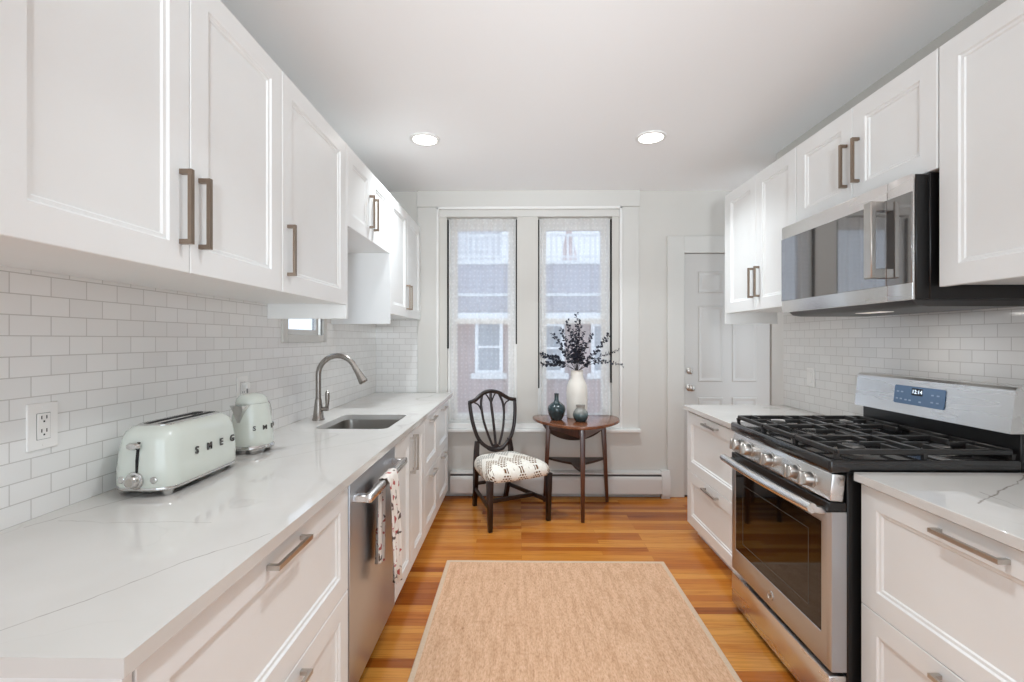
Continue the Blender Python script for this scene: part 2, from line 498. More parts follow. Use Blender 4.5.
class MB:
    """collects shapes, then links them as ONE mesh object"""
    def __init__(self):
        self.bm = bmesh.new()
    def _take(self, other, mtx=None):
        me = bpy.data.meshes.new('tmp')
        other.to_mesh(me)
        other.free()
        if mtx is not None:
            me.transform(mtx)
        self.bm.from_mesh(me)
        bpy.data.meshes.remove(me)
    def box(self, x0, x1, y0, y1, z0, z1, bevel=0.0, seg=1, mtx=None):
        b = bmesh.new()
        v = [b.verts.new(p) for p in ((x0, y0, z0), (x1, y0, z0), (x1, y1, z0), (x0, y1, z0), (x0, y0, z1), (x1, y0, z1), (x1, y1, z1), (x0, y1, z1))]
        for f in ((3, 2, 1, 0), (4, 5, 6, 7), (0, 1, 5, 4), (1, 2, 6, 5), (2, 3, 7, 6), (3, 0, 4, 7)):
            b.faces.new([v[i] for i in f])
        if bevel:
            bmesh.ops.bevel(b, geom=b.edges[:], offset=bevel, segments=seg, affect='EDGES', profile=0.5)
        self._take(b, mtx)
        return self
    def loops(self, rings, cap0=True, cap1=True, closed=True):
        """skin a list of equally long point rings"""
        b = bmesh.new()
        R = [[b.verts.new(p) for p in r] for r in rings]
        n = len(R[0])
        for a, c in zip(R, R[1:]):
            for i in range(n if closed else n - 1):
                j = (i + 1) % n
                b.faces.new((a[i], a[j], c[j], c[i]))
        if cap0:
            b.faces.new(list(reversed(R[0])))
        if cap1:
            b.faces.new(R[-1])
        bmesh.ops.recalc_face_normals(b, faces=b.faces[:])
        self._take(b)
        return self
    def lathe(self, prof, c=(0, 0, 0), seg=32, axis='Z', cap=True):
        """prof: (radius, height) pairs"""
        rings = []
        for r, h in prof:
            ring = []
            for i in range(seg):
                a = 2 * PI * i / seg
                x, y = r * math.cos(a), r * math.sin(a)
                p = {'Z': (x, y, h), 'X': (h, x, y), 'Y': (x, h, y)}[axis]
                ring.append((p[0] + c[0], p[1] + c[1], p[2] + c[2]))
            rings.append(ring)
        return self.loops(rings, cap, cap)
    def tube(self, pts, r, seg=10, flat=None, closed=False):
        """a bar along a path; r a radius or a list of them; flat=(vector, ratio) squashes it along the vector"""
        P = [Vector(p) for p in pts]
        n = len(P)
        rr = r if isinstance(r, (list, tuple)) else [r] * n
        rings = []
        up = Vector((0.13, 0.27, 0.95)).normalized()
        T0 = (P[1] - P[0]).normalized()
        if abs(T0.dot(up)) > 0.9:
            up = Vector((1, 0.1, 0)).normalized()
        N = (up - T0 * up.dot(T0)).normalized()
        for i in range(n):
            T = ((P[min(i + 1, n - 1)] - P[max(i - 1, 0)])).normalized()
            N = (N - T * N.dot(T)).normalized()
            B = T.cross(N)
            ring = []
            for k in range(seg):
                a = 2 * PI * k / seg
                d = (N * math.cos(a) + B * math.sin(a)) * rr[i]
                if flat:
                    f = Vector(flat[0])
                    d = d + f * (d.dot(f) * (flat[1] - 1))
                ring.append(P[i] + d)
            rings.append(ring)
        return self.loops(rings)
    def bar(self, p0, p1, w0, d0, w1=None, d1=None, xdir=(1, 0, 0), bevel=0.0):
        """a square bar from p0 to p1, tapering"""
        w1 = w0 if w1 is None else w1
        d1 = d0 if d1 is None else d1
        p0, p1 = Vector(p0), Vector(p1)
        T = (p1 - p0).normalized()
        X = Vector(xdir)
        X = (X - T * X.dot(T)).normalized()
        Y = T.cross(X)
        b = bmesh.new()
        R = []
        for p, w, d in ((p0, w0, d0), (p1, w1, d1)):
            R.append([b.verts.new(p + X * sx * w / 2 + Y * sy * d / 2) for sx, sy in ((-1, -1), (1, -1), (1, 1), (-1, 1))])
        for i in range(4):
            j = (i + 1) % 4
            b.faces.new((R[0][i], R[0][j], R[1][j], R[1][i]))
        b.faces.new(list(reversed(R[0])))
        b.faces.new(R[1])
        bmesh.ops.recalc_face_normals(b, faces=b.faces[:])
        if bevel:
            bmesh.ops.bevel(b, geom=b.edges[:], offset=bevel, segments=2, affect='EDGES', profile=0.5)
        self._take(b)
        return self
    def prism(self, poly, z0, z1, bevel=0.0, seg=2, mtx=None):
        """poly: (x, y) outline, extruded from z0 to z1"""
        b = bmesh.new()
        lo = [b.verts.new((x, y, z0)) for x, y in poly]
        hi = [b.verts.new((x, y, z1)) for x, y in poly]
        n = len(poly)
        b.faces.new(list(reversed(lo)))
        b.faces.new(hi)
        for i in range(n):
            j = (i + 1) % n
            b.faces.new((lo[i], lo[j], hi[j], hi[i]))
        bmesh.ops.recalc_face_normals(b, faces=b.faces[:])
        if bevel:
            ed = [e for e in b.edges if abs(e.verts[0].co.z - e.verts[1].co.z) < 1e-7]
            bmesh.ops.bevel(b, geom=ed, offset=bevel, segments=seg, affect='EDGES', profile=0.5)
        self._take(b, mtx)
        return self

ORG = {}
def obj(name, mb, m, parent=None, org=None, sharp=38):
    """ONE mesh object; its points are given in the frame of the thing (or the world) and moved to its origin"""
    me = bpy.data.meshes.new(name)
    base = ORG[parent.name] if parent is not None else Vector((0, 0, 0))
    o_at = Vector(org) if org is not None else base
    mb.bm.to_mesh(me)
    mb.bm.free()
    me.transform(Matrix.Translation(-o_at))
    me.materials.append(m)
    for p in me.polygons:
        p.use_smooth = True
    me.set_sharp_from_angle(angle=math.radians(sharp))
    me.update()
    o = bpy.data.objects.new(name, me)
    COL.objects.link(o)
    if parent is not None:
        o.parent = parent
    o.location = o_at - base
    ORG[o.name] = o_at
    return o

def tag(o, label, cat, group=None):
    o['label'] = label
    o['category'] = cat
    if group:
        o['group'] = group
    return o

def thing(name, loc, label, cat, group=None, rotz=0.0, local=False):
    """an Empty at the thing's base; local=True when its parts are given in its own frame"""
    o = bpy.data.objects.new(name, None)
    o.empty_display_size = 0.1
    COL.objects.link(o)
    o.location = loc
    o.rotation_euler = (0, 0, rotz)
    ORG[o.name] = Vector((0, 0, 0)) if local else Vector(loc)
    return tag(o, label, cat, group)

def struct(name, mb, m, parent=None):
    o = obj(name, mb, m, parent)
    o['kind'] = 'structure'
    return o

def text_mb(body, size, depth, mtx, space=1.0, bold=0.0):
    """raised lettering, lying in the frame mtx"""
    cu = bpy.data.curves.new('lettering', 'FONT')
    cu.body = body
    cu.size = size
    cu.extrude = depth
    cu.offset = size * bold
    cu.space_character = space
    cu.align_x = 'CENTER'
    cu.align_y = 'CENTER'
    cu.resolution_u = 3
    to = bpy.data.objects.new('lettering', cu)
    COL.objects.link(to)
    dg = bpy.context.evaluated_depsgraph_get()
    dg.update()
    me = bpy.data.meshes.new_from_object(to.evaluated_get(dg))
    me.transform(mtx)
    b = MB()
    b.bm.from_mesh(me)
    bpy.data.meshes.remove(me)
    bpy.data.objects.remove(to)
    bpy.data.curves.remove(cu)
    return b

def rrect(x0, x1, y0, y1, r, n=6):
    pts = []
    for cx_, cy_, a0 in ((x1 - r, y1 - r, 0), (x0 + r, y1 - r, 90), (x0 + r, y0 + r, 180), (x1 - r, y0 + r, 270)):
        for k in range(n + 1):
            a = math.radians(a0 + 90 * k / n)
            pts.append((cx_ + r * math.cos(a), cy_ + r * math.sin(a)))
    return pts

# ================================================================== THE ROOM
H = 2.685
D = 4.10            # back wall
XL, XR = -1.258, 1.885
struct('floor', MB().box(-1.4, 2.75, -1.9, 4.3, -0.06, 0.0), M['floor'])
struct('ceiling', MB().box(-1.4, 2.75, -1.9, 4.3, H, H + 0.08), M['ceiling'])

W1 = (-0.632, -0.013)
W2 = (0.172, 0.822)
WZ = (0.60, 2.46)
SW = (2.50, 2.955, 1.408, 1.86)     # the small window over the counter: y0, y1, z0, z1
b = MB()
for y0, y1, z0, z1 in ((-1.9, SW[0], 0, H), (SW[1] + 0.24, 4.3, 0, H), (SW[0], SW[1] + 0.24, 0, SW[2]), (SW[0], SW[1] + 0.24, SW[3], H)):
    b.box(-1.40, XL - 0.008, y0, y1, z0, z1)
wl = struct('wall_left', b, M['wall'])
b = MB()
b.box(XL - 0.008, XL, 0.67, SW[0], 0.90, 1.60)
b.box(XL - 0.008, XL, SW[1], D - 0.008, 0.90, 1.60)
b.box(XL - 0.008, XL, SW[0], SW[1], 0.90, SW[2])
b.box(XL - 0.008, XL, 2.33, SW[0], 1.60, 1.99)
b.box(XL - 0.008, XL, SW[1], 3.12, 1.60, 1.99)
b.box(XL - 0.008, XL, SW[0], SW[1], SW[3], 1.99)
struct('tile_backsplash', b, M['tile_yz_left'], wl)

b = MB()
for x0, x1, z0, z1 in ((-1.40, W1[0], 0, H), (W1[1], W2[0], 0, H), (W2[1], 1.452, 0, H), (2.215, 2.75, 0, H),
                       (W1[0], W1[1], 0, WZ[0]), (W1[0], W1[1], WZ[1], H), (W2[0], W2[1], 0, WZ[0]), (W2[0], W2[1], WZ[1], H), (1.452, 2.215, 2.139, H)):
    b.box(x0, x1, D, D + 0.16, z0, z1)
wb = struct('wall_back', b, M['wall'])
struct('tile_backsplash', MB().box(XL, -0.889, D - 0.008, D, 0.90, 1.60), M['tile_xz'], wb)

wr = struct('wall_right', MB().box(XR + 0.008, XR + 0.13, -1.9, 3.485, 0, H).box(1.81, XR + 0.008, 0.6, 3.29, 2.392, H), M['wall'])
struct('tile_backsplash', MB().box(XR, XR + 0.008, 0.6, 3.335, 0.90, 1.60), M['tile_yz_right'], wr)
struct('wall_end', MB().box(XR, XR + 0.008, 3.335, 3.485, 0.0, H), M['bead'], wr)
struct('wall_alcove', MB().box(2.62, 2.75, 3.485, 4.3, 0, H), M['wall'])

# window casing
b = MB()
b.box(-0.889, -0.722, D - 0.022, D, 0.915, 2.543, 0.002)
b.box(0.905, 1.052, D - 0.022, D, 0.60, 2.543, 0.002)
b.box(-0.893, 1.058, D - 0.032, D, 2.543, H, 0.002)
struct('trim_1', b, M['trim'])
b = MB()
b.box(-0.722, -0.700, D - 0.036, D, 0.60, 2.543, 0.004)
b.box(0.883, 0.905, D - 0.036, D, 0.60, 2.543, 0.004)
b.box(-0.722, 0.905, D - 0.036, D, 2.521, 2.546, 0.004)
struct('trim_2', b, M['bead'])
struct('trim_5', MB().box(-0.700, 0.883, D - 0.012, D, 2.46, 2.521, 0.002), M['trim'])
struct('trim_3', MB().box(-0.73, 1.062, D - 0.065, D, 0.574, 0.602, 0.006, 2).box(-0.70, 0.89, D - 0.03, D, 0.602, 0.645, 0.003), M['bead'])

def window(idx, x0, x1):
    """double hung: frame, two sashes, each with its pane"""
    z0, z1 = WZ
    yb = D + 0.07
    w = struct('window_%d' % idx, MB().box(x0, x0 + 0.03, yb, yb + 0.09, z0, z1).box(x1 - 0.03, x1, yb, yb + 0.09, z0, z1)
               .box(x0 + 0.03, x1 - 0.03, yb, yb + 0.09, z1 - 0.04, z1).box(x0 + 0.03, x1 - 0.03, yb, yb + 0.09, z0, z0 + 0.04), M['bead'])
    zm = 1.545
    for nm, a, c, y in (('lower_sash', z0 + 0.04, zm + 0.025, yb + 0.005), ('upper_sash', zm - 0.025, z1 - 0.04, yb + 0.048)):
        xa, xb = x0 + 0.03, x1 - 0.03
        s = struct(nm, MB().box(xa, xa + 0.05, y, y + 0.038, a, c).box(xb - 0.05, xb, y, y + 0.038, a, c)
                   .box(xa + 0.05, xb - 0.05, y, y + 0.038, c - 0.05, c).box(xa + 0.05, xb - 0.05, y, y + 0.038, a, a + (0.075 if nm[0] == 'l' else 0.05)), M['bead'], w)
        struct('pane', MB().box(xa + 0.05, xb - 0.05, y + 0.016, y + 0.021, a + 0.05, c - 0.05), M['glass'], s)
    struct('sash_track', MB().box(x0, x0 + 0.013, D + 0.004, D + 0.03, 1.30 if idx == 1 else 0.95, z1 - 0.02), M['gap'], w)
    struct('sash_track', MB().box(x1 - 0.012, x1, D + 0.004, D + 0.03, 1.34 if idx == 1 else 1.0, z1 - 0.02), M['gap'], w)
window(1, *W1)
window(2, *W2)

# the small window over the counter, in the side wall
y0, y1, z0, z1 = SW
b = MB()
for ya, yb, za, zb in ((y0 - 0.055, y0, z0 - 0.045, z1 + 0.05), (y1, y1 + 0.055, z0 - 0.045, z1 + 0.05), (y0, y1, z0 - 0.045, z0), (y0, y1, z1, z1 + 0.05)):
    b.box(XL - 0.008, XL + 0.014, ya, yb, za, zb, 0.003)
w3 = struct('window_3', b, M['trim'])
b = MB()
b.box(-1.305, -1.28, y0, y0 + 0.035, z0, z1).box(-1.305, -1.28, y1 - 0.035, y1, z0, z1).box(-1.305, -1.28, y0 + 0.035, y1 - 0.035, z0, z0 + 0.03).box(-1.305, -1.28, y0 + 0.035, y1 - 0.035, z1 - 0.03, z1)
sash = struct('window_sash', b, M['bead'], w3)
struct('pane', MB().box(-1.295, -1.291, y0 + 0.035, y1 - 0.035, z0 + 0.03, z1 - 0.03), M['glass'], sash)

# the six-panel door in the recess
dx0, dx1, dz1 = 1.456, 2.211, 2.134
b = MB().box(1.303, 1.452, D - 0.012, D, 0.0, 2.285, 0.002).box(2.215, 2.36, D - 0.012, D, 0.0, 2.285, 0.002).box(1.452, 2.215, D - 0.012, D, 2.139, 2.285, 0.002)
struct('trim_4', b, M['trim'])
b = MB().box(dx0, dx1, D + 0.014, D + 0.05, 0.012, dz1)
dw = dx1 - dx0
for cx0, cx1 in ((0.135, 0.33), (0.43, 0.625)):
    for pz0, pz1 in ((0.22, 0.86), (1.02, 1.665), (1.80, 1.965)):
        xa, xb = dx0 + cx0, dx0 + cx1
        yf = D + 0.014
        def ring(i, y):
            return [(xa + i, y, pz0 + i), (xb - i, y, pz0 + i), (xb - i, y, pz1 - i), (xa + i, y, pz1 - i)]
        b.loops([ring(-0.012, yf), ring(-0.006, yf - 0.007), ring(0.004, yf - 0.007), ring(0.012, yf - 0.001), ring(0.02, yf - 0.001), ring(0.034, yf - 0.006)], cap0=False)
dr = struct('door_1', b, M['door_paint'])
kx = 1.505
k = struct('door_knob', MB().lathe([(0.030, 0.0), (0.031, -0.006), (0.026, -0.010), (0.011, -0.014), (0.010, -0.034), (0.020, -0.042), (0.027, -0.055), (0.026, -0.066), (0.015, -0.074), (0.0005, -0.076)], (kx, D + 0.014, 0.957), 24, 'Y'), M['nickel'], dr)
struct('deadbolt', MB().lathe([(0.028, 0.0), (0.029, -0.008), (0.022, -0.016), (0.012, -0.018), (0.0005, -0.018)], (kx, D + 0.014, 1.105), 24, 'Y').box(kx - 0.004, kx + 0.004, D - 0.016, D - 0.003, 1.092, 1.118, 0.002), M['nickel'], dr)
struct('threshold', MB().box(dx0, dx1, D + 0.0, D + 0.10, 0.0, 0.012), M['walnut_dark'], dr)

# ================================================================== CABINETS
def shaker(side, xf, y0, y1, z0, z1, frame=0.070, t=0.02):
    """a framed front with a moulded sunk panel; side +1 faces +X, -1 faces -X"""
    P = [(0, -t), (0, -0.002), (0.002, 0), (frame, 0), (frame + 0.005, -0.0055), (frame + 0.013, -0.0065), (frame + 0.017, -0.011)]
    rings = []
    for i, n in P:
        x = xf + side * n
        rings.append([(x, y0 + i, z0 + i), (x, y1 - i, z0 + i), (x, y1 - i, z1 - i), (x, y0 + i, z1 - i)])
    return MB().loops(rings)

def pull(side, xf, yc, zc, length, upright, w=0.012, out=0.032):
    """a square U-shaped bar pull in one piece"""
    h = length / 2
    u = [(-h, 0), (-h, out), (h, out), (h, 0), (h - w, 0), (h - w, out - w * 0.8), (-h + w, out - w * 0.8), (-h + w, 0)]
    b = MB()
    rings = []
    for s in (-w / 2, w / 2):
        ring = []
        for a, n in u:
            x = xf + side * n
            ring.append((x, yc + s, zc + a) if upright else (x, yc + a, zc + s))
        rings.append(ring)
    b.loops(rings)
    return b

def cabinet(name, side, xf, xback, y0, y1, z0, z1, fronts, label, cat='cabinet', toe=None, ends=(), group=None, pull_mat='nickel', hollow=False):
    """fronts: (part, y0, y1, z0, z1, pull (yc, zc, length, upright))"""
    root = thing(name, ((xf + xback) / 2, (y0 + y1) / 2, z0 if toe is None else 0.0), label, cat, group)
    g = 0.0015
    xin = xf - side * 0.0215
    xa, xb = sorted((xin, xback))
    ya, yb, za, zb = y0 + 0.0008, y1 - 0.0008, z0 + 0.003, z1 - 0.002
    bb = MB()
    if hollow:
        # an open-topped carcass, so that a basin can hang in it
        bb.box(xa, xb, ya, ya + 0.018, za, zb).box(xa, xb, yb - 0.018, yb, za, zb).box(xa, xb, ya + 0.018, yb - 0.018, za, za + 0.018)
        bb.box(xa, xa + 0.01, ya + 0.018, yb - 0.018, za + 0.018, zb).box(xb - 0.01, xb, ya + 0.018, yb - 0.018, za + 0.018, zb)
    else:
        bb.box(xa, xb, ya, yb, za, zb, 0.001)
    obj('body', bb, M['cabinet'], root)
    for part, fy0, fy1, fz0, fz1, pl in fronts:
        f = obj(part, shaker(side, xf, fy0 + g, fy1 - g, fz0 + g, fz1 - g), M['cabinet'], root)
        if pl:
            obj('handle', pull(side, xf - side * 0.0005, *pl), M[pull_mat], f)
    if toe is not None:
        xt = xf - side * 0.075
        xa, xb = sorted((xt, xt - side * 0.018))
        obj('toe_kick', MB().box(xa, xb, y0 + 0.0008, y1 - 0.0008, 0.0, z0), M['cabinet'], root)
    for ey0, ey1, ez0, ez1 in ends:
        xa, xb = sorted((xf, xback))
        obj('end_panel', MB().box(xa, xb, ey0, ey1, ez0, ez1, 0.001), M['cabinet'], root)
    return root

LU, RU = -0.86, 1.45      # faces of the wall cabinets
ZB, ZT = 1.556, 2.362
cabinet('wall_cabinet', 1, LU, XL + 0.0005, 0.728, 1.682, ZB, ZT,
        [('door', 0.73, 1.206, ZB - 0.004, ZT, (1.172, 1.718, 0.19, True)), ('door', 1.206, 1.681, ZB - 0.004, ZT, (1.243, 1.718, 0.19, True))],
        'white double-door wall cabinet hanging above the mint toaster and kettle', pull_mat='pewter', ends=[(0.71, 0.728, ZB, ZT)])
cabinet('wall_cabinet', 1, LU, XL + 0.0005, 1.682, 2.310, ZB, ZT,
        [('door', 1.682, 2.309, ZB - 0.004, ZT, (1.722, 1.712, 0.19, True))],
        'white single-door wall cabinet with its side panel ending above the small window', pull_mat='pewter', ends=[(2.311, 2.329, 1.484, ZT)])
cabinet('wall_cabinet', 1, LU, XL + 0.0005, 2.330, 3.098, 1.956, ZT,
        [('door', 2.330, 2.714, 1.952, ZT, (2.676, 2.118, 0.19, True)), ('door', 2.714, 3.098, 1.952, ZT, (2.752, 2.118, 0.19, True))],
        'short white two-door wall cabinet hung high over the sink', pull_mat='pewter')
cabinet('wall_cabinet', 1, LU, XL + 0.0005, 3.118, 4.074, ZB, ZT,
        [('door', 3.118, 3.595, ZB - 0.004, ZT, (3.56, 1.705, 0.19, True)), ('door', 3.595, 4.072, ZB - 0.004, ZT, (3.63, 1.705, 0.19, True))],
        'white two-door wall cabinet in the corner beside the curtained window', pull_mat='pewter', ends=[(3.099, 3.117, 1.484, ZT)])
ZTR = 2.39
cabinet('wall_cabinet', -1, RU, 1.808, 0.728, 1.628, 1.566, ZTR,
        [('door', 0.73, 1.110, 1.560, ZTR, (1.075, 1.72, 0.19, True)), ('door', 1.110, 1.626, 1.560, ZTR, None)],
        'white wall cabinet on the near side of the microwave, no handle in sight', pull_mat='pewter')
cabinet('wall_cabinet', -1, RU, 1.808, 1.630, 2.449, 1.974, ZTR,
        [('door', 1.630, 2.040, 1.972, ZTR, (2.003, 2.145, 0.19, True)), ('door', 2.040, 2.449, 1.972, ZTR, (2.077, 2.145, 0.19, True))],
        'short white two-door wall cabinet directly above the microwave', pull_mat='pewter')
cabinet('wall_cabinet', -1, RU, 1.808, 2.451, 3.272, 1.566, ZTR,
        [('door', 2.451, 2.862, 1.560, ZTR, (2.825, 1.73, 0.185, True)), ('door', 2.862, 3.272, 1.560, ZTR, (2.899, 1.73, 0.185, True))],
        'white two-door wall cabinet between the microwave and the panelled door', pull_mat='pewter', ends=[(3.273, 3.290, 1.489, ZTR)])

LB, RB = -0.597, 1.197    # faces of the base cabinets
CT, CB = 0.915, 0.885
ZD = 0.105
top = 0.872
cabinet('base_cabinet', 1, LB, XL + 0.0005, 0.712, 1.624, ZD, CB,
        [('drawer', 0.716, 1.622, 0.505, top, (1.183, 0.838, 0.18, False)), ('drawer', 0.716, 1.622, ZD, 0.505, (1.183, 0.468, 0.18, False))],
        'white base cabinet with two wide drawers under the toaster', toe=0.0, ends=[(0.692, 0.711, 0.0, CB)])
cabinet('base_cabinet', 1, LB, XL + 0.0005, 2.238, 2.94, ZD, CB,
        [('door', 2.240, 2.590, ZD, top, (2.553, 0.742, 0.2, True)), ('door', 2.590, 2.939, ZD, top, (2.628, 0.742, 0.2, True))],
        'white two-door base cabinet under the sink with paired upright handles', toe=0.0, hollow=True)
cabinet('base_cabinet', 1, LB, XL + 0.0005, 2.941, 3.43, ZD, CB,
        [('drawer', 2.942, 3.429, 0.505, top, (3.19, 0.838, 0.18, False)), ('drawer', 2.942, 3.429, ZD, 0.505, (3.19, 0.468, 0.18, False))],
        'narrow white two-drawer base cabinet right next to the sink cabinet', toe=0.0)
cabinet('base_cabinet', 1, LB, XL + 0.0005, 3.431, 4.03, ZD, CB,
        [('drawer', 3.432, 3.93, 0.505, top, (3.665, 0.838, 0.18, False)), ('drawer', 3.432, 3.93, ZD, 0.505, (3.665, 0.468, 0.18, False))],
        'narrow white two-drawer base cabinet at the window end of the sink run', toe=0.0)
cabinet('base_cabinet', -1, RB, XR - 0.0005, 0.752, 1.646, ZD, CB,
        [('drawer', 0.754, 1.644, 0.462, 0.878, (1.245, 0.838, 0.195, False)), ('drawer', 0.754, 1.644, ZD - 0.02, 0.462, (1.245, 0.424, 0.195, False))],
        'white base cabinet with two wide drawers on the near side of the gas range', toe=0.0)
cabinet('base_cabinet', -1, RB, XR - 0.0005, 2.444, 3.318, ZD - 0.015, CB,
        [('drawer', 2.446, 3.316, 0.462, 0.872, (2.90, 0.838, 0.2, False)), ('drawer', 2.446, 3.316, ZD - 0.015, 0.462, (2.90, 0.424, 0.2, False))],
        'white two-drawer base cabinet between the gas range and the panelled door', toe=0.0)

# countertops
SK = (-1.07, -0.685, 2.405, 2.865)      # sink cut-out
def slab_with_hole(x0, x1, y0, y1, z0, z1, hole):
    b = bmesh.new()
    outer = [b.verts.new((x, y, z1)) for x, y in ((x0, y0), (x1, y0), (x1, y1), (x0, y1))]
    inner = [b.verts.new((x, y, z1)) for x, y in hole]
    ed = []
    for ring in (outer, inner):
        for i in range(len(ring)):
            ed.append(b.edges.new((ring[i], ring[(i + 1) % len(ring)])))
    bmesh.ops.triangle_fill(b, edges=ed, use_beauty=True)
    for f in list(b.faces):
        if f.normal.z < 0:
            f.normal_flip()
    ex = bmesh.ops.extrude_face_region(b, geom=b.faces[:])
    bmesh.ops.translate(b, verts=[g for g in ex['geom'] if isinstance(g, bmesh.types.BMVert)], vec=(0, 0, z0 - z1))
    bmesh.ops.recalc_face_normals(b, faces=b.faces[:])
    m = MB()
    m._take(b)
    return m
b = slab_with_hole(XL, -0.575, 0.67, D - 0.026, CB, CT, rrect(*SK, 0.045))
tag(obj('countertop', b, M['quartz'], org=(-0.92, 2.3, CB)), 'long white veined quartz countertop holding the toaster, kettle and sink', 'countertop')
tag(obj('countertop', MB().box(1.175, XR, 0.55, 1.648, CB, CT, 0.002), M['quartz'], org=(1.53, 1.1, CB)), 'white veined quartz countertop on the near side of the gas range', 'countertop')
tag(obj('countertop', MB().box(1.175, XR, 2.442, 3.335, CB, CT, 0.002), M['quartz'], org=(1.53, 2.9, CB)), 'short white quartz countertop between the gas range and the panelled door', 'countertop')

# ================================================================== SINK AND FAUCET
root = thing('kitchen_sink', (-0.877, 2.635, 0.69), 'stainless undermount sink set into the white quartz counter', 'sink')
rings = []
for off, z in ((0.012, 0.8845), (-0.002, 0.8845), (-0.004, 0.86), (-0.010, 0.73), (-0.022, 0.703), (-0.045, 0.695)):
    rings.append([(x, y, z) for x, y in rrect(SK[0] - off, SK[1] + off, SK[2] - off, SK[3] + off, 0.05)])
out = [[(x, y, z) for x, y in rrect(SK[0] - off, SK[1] + off, SK[2] - off, SK[3] + off, 0.05)] for off, z in ((-0.045, 0.691), (-0.018, 0.698), (-0.004, 0.735), (0.012, 0.8835))]
obj('basin', MB().loops(rings, False, True).loops(out, True, False), M['basin'], root)
obj('drain', MB().lathe([(0.045, 0.6955), (0.044, 0.699), (0.034, 0.698), (0.030, 0.692), (0.0005, 0.692)], (-0.877, 2.635, 0), 24), M['chrome'], root)

fx, fy = -1.158, 2.675
root = thing('kitchen_faucet', (fx, fy, CT), 'tall brushed steel gooseneck faucet behind the sink', 'faucet')
obj('base', MB().lathe([(0.034, CT), (0.034, CT + 0.008), (0.030, CT + 0.014), (0.024, CT + 0.07), (0.019, CT + 0.115), (0.0165, CT + 0.125)], (fx, fy, 0), 28), M['faucet'], root)
pts = [(fx, fy, CT + 0.12), (fx, fy, CT + 0.19), (fx, fy, 1.175)]
R = 0.111
for k in range(1, 15):
    a = PI - k * (PI * 0.86) / 14
    pts.append((fx + R + R * math.cos(a), fy, 1.175 + R * math.sin(a)))
obj('spout', MB().tube(pts, 0.0155, 14), M['faucet'], root)
p = Vector(pts[-1]); d = (Vector(pts[-1]) - Vector(pts[-2])).normalized()
hd = [p - d * 0.004, p + d * 0.025, p + d * 0.06, p + d * 0.098, p + d * 0.106]
obj('spray_head', MB().tube(hd, [0.0165, 0.0175, 0.021, 0.027, 0.022], 18), M['faucet'], root)
hb = MB().tube([(fx + 0.015, fy, CT + 0.062), (fx + 0.056, fy, CT + 0.066)], [0.012, 0.0135], 14)
hb.tube([(fx + 0.048, fy, CT + 0.064), (fx + 0.052, fy, CT + 0.09), (fx + 0.053, fy, CT + 0.125), (fx + 0.052, fy, CT + 0.158), (fx + 0.050, fy, CT + 0.168)], [0.009, 0.010, 0.0135, 0.0125, 0.004], 12)
obj('lever', hb, M['faucet'], root)

# ================================================================== DISHWASHER AND TOWEL
dy0, dy1 = 1.628, 2.234
root = thing('dishwasher', (-0.9, (dy0 + dy1) / 2, 0), 'stainless steel dishwasher with a bar handle built in under the counter', 'dishwasher')
obj('body', MB().box(XL + 0.02, -0.625, dy0 + 0.004, dy1 - 0.004, 0.10, CB - 0.004), M['gap'], root)
obj('door', MB().box(-0.625, -0.595, dy0 + 0.004, dy1 - 0.004, 0.105, 0.868, 0.004, 2), M['steel_v'], root)
hb = MB().box(-0.553, -0.527, dy0 + 0.032, dy1 - 0.032, 0.792, 0.822, 0.006, 2)
for yy in (dy0 + 0.032, dy1 - 0.062):
    hb.box(-0.597, -0.545, yy, yy + 0.03, 0.794, 0.820, 0.003)
obj('handle', hb, M['steel'], root)
obj('toe_kick', MB().box(-0.69, -0.67, dy0 + 0.004, dy1 - 0.004, 0.0, 0.10), M['gap'], root)

ty0, ty1 = 1.84, 1.985
rings = []
path = [(-0.5635, 0.475), (-0.563, 0.56), (-0.562, 0.68), (-0.5605, 0.77), (-0.559, 0.805), (-0.555, 0.8245), (-0.540, 0.8275), (-0.525, 0.8245), (-0.519, 0.805), (-0.515, 0.75), (-0.512, 0.66), (-0.510, 0.56), (-0.509, 0.47), (-0.510, 0.375)]
def towel(th):
    rr = []
    n = 22
    for k, (x, z) in enumerate(path):
        fr = abs(k - 6) / 7.0
        row = []
        for i in range(n + 1):
            s = i / n
            # it bunches towards the bottom and its folds deepen
            yy = (ty0 + ty1) / 2 + (s - 0.5) * (ty1 - ty0) * (1.0 - 0.30 * fr) + (0.025 * fr if k > 6 else -0.02 * fr)
            wob = 0.011 * fr * math.sin(s * 15 + (0.6 if k > 6 else 2.0)) + 0.004 * fr * math.sin(s * 31 + k)
            lim = wob if k > 6 else max(-0.018, min(0.006, wob))
            zz = z - (0.035 * (s - 0.3) * fr if k in (0, len(path) - 1) else 0)
            row.append((x + lim + th * (1 if k > 6 else -1) * (0 if 4 < k < 8 else 1), yy, zz + (th if 4 < k < 8 else 0)))
        rr.append(row)
    return rr
A, B = towel(0.0), towel(0.002)
tb = MB()
bmm = bmesh.new()
va = [[bmm.verts.new(p) for p in r] for r in A]
vb = [[bmm.verts.new(p) for p in r] for r in B]
for r0, r1 in zip(va, va[1:]):
    for i in range(len(r0) - 1):
        bmm.faces.new((r0[i], r0[i + 1], r1[i + 1], r1[i]))
for r0, r1 in zip(vb, vb[1:]):
    for i in range(len(r0) - 1):
        bmm.faces.new((r0[i], r1[i], r1[i + 1], r0[i + 1]))
nrow, ncol = len(va), len(va[0])
for k in range(nrow - 1):
    bmm.faces.new((va[k][0], va[k + 1][0], vb[k + 1][0], vb[k][0]))
    bmm.faces.new((va[k][-1], vb[k][-1], vb[k + 1][-1], va[k + 1][-1]))
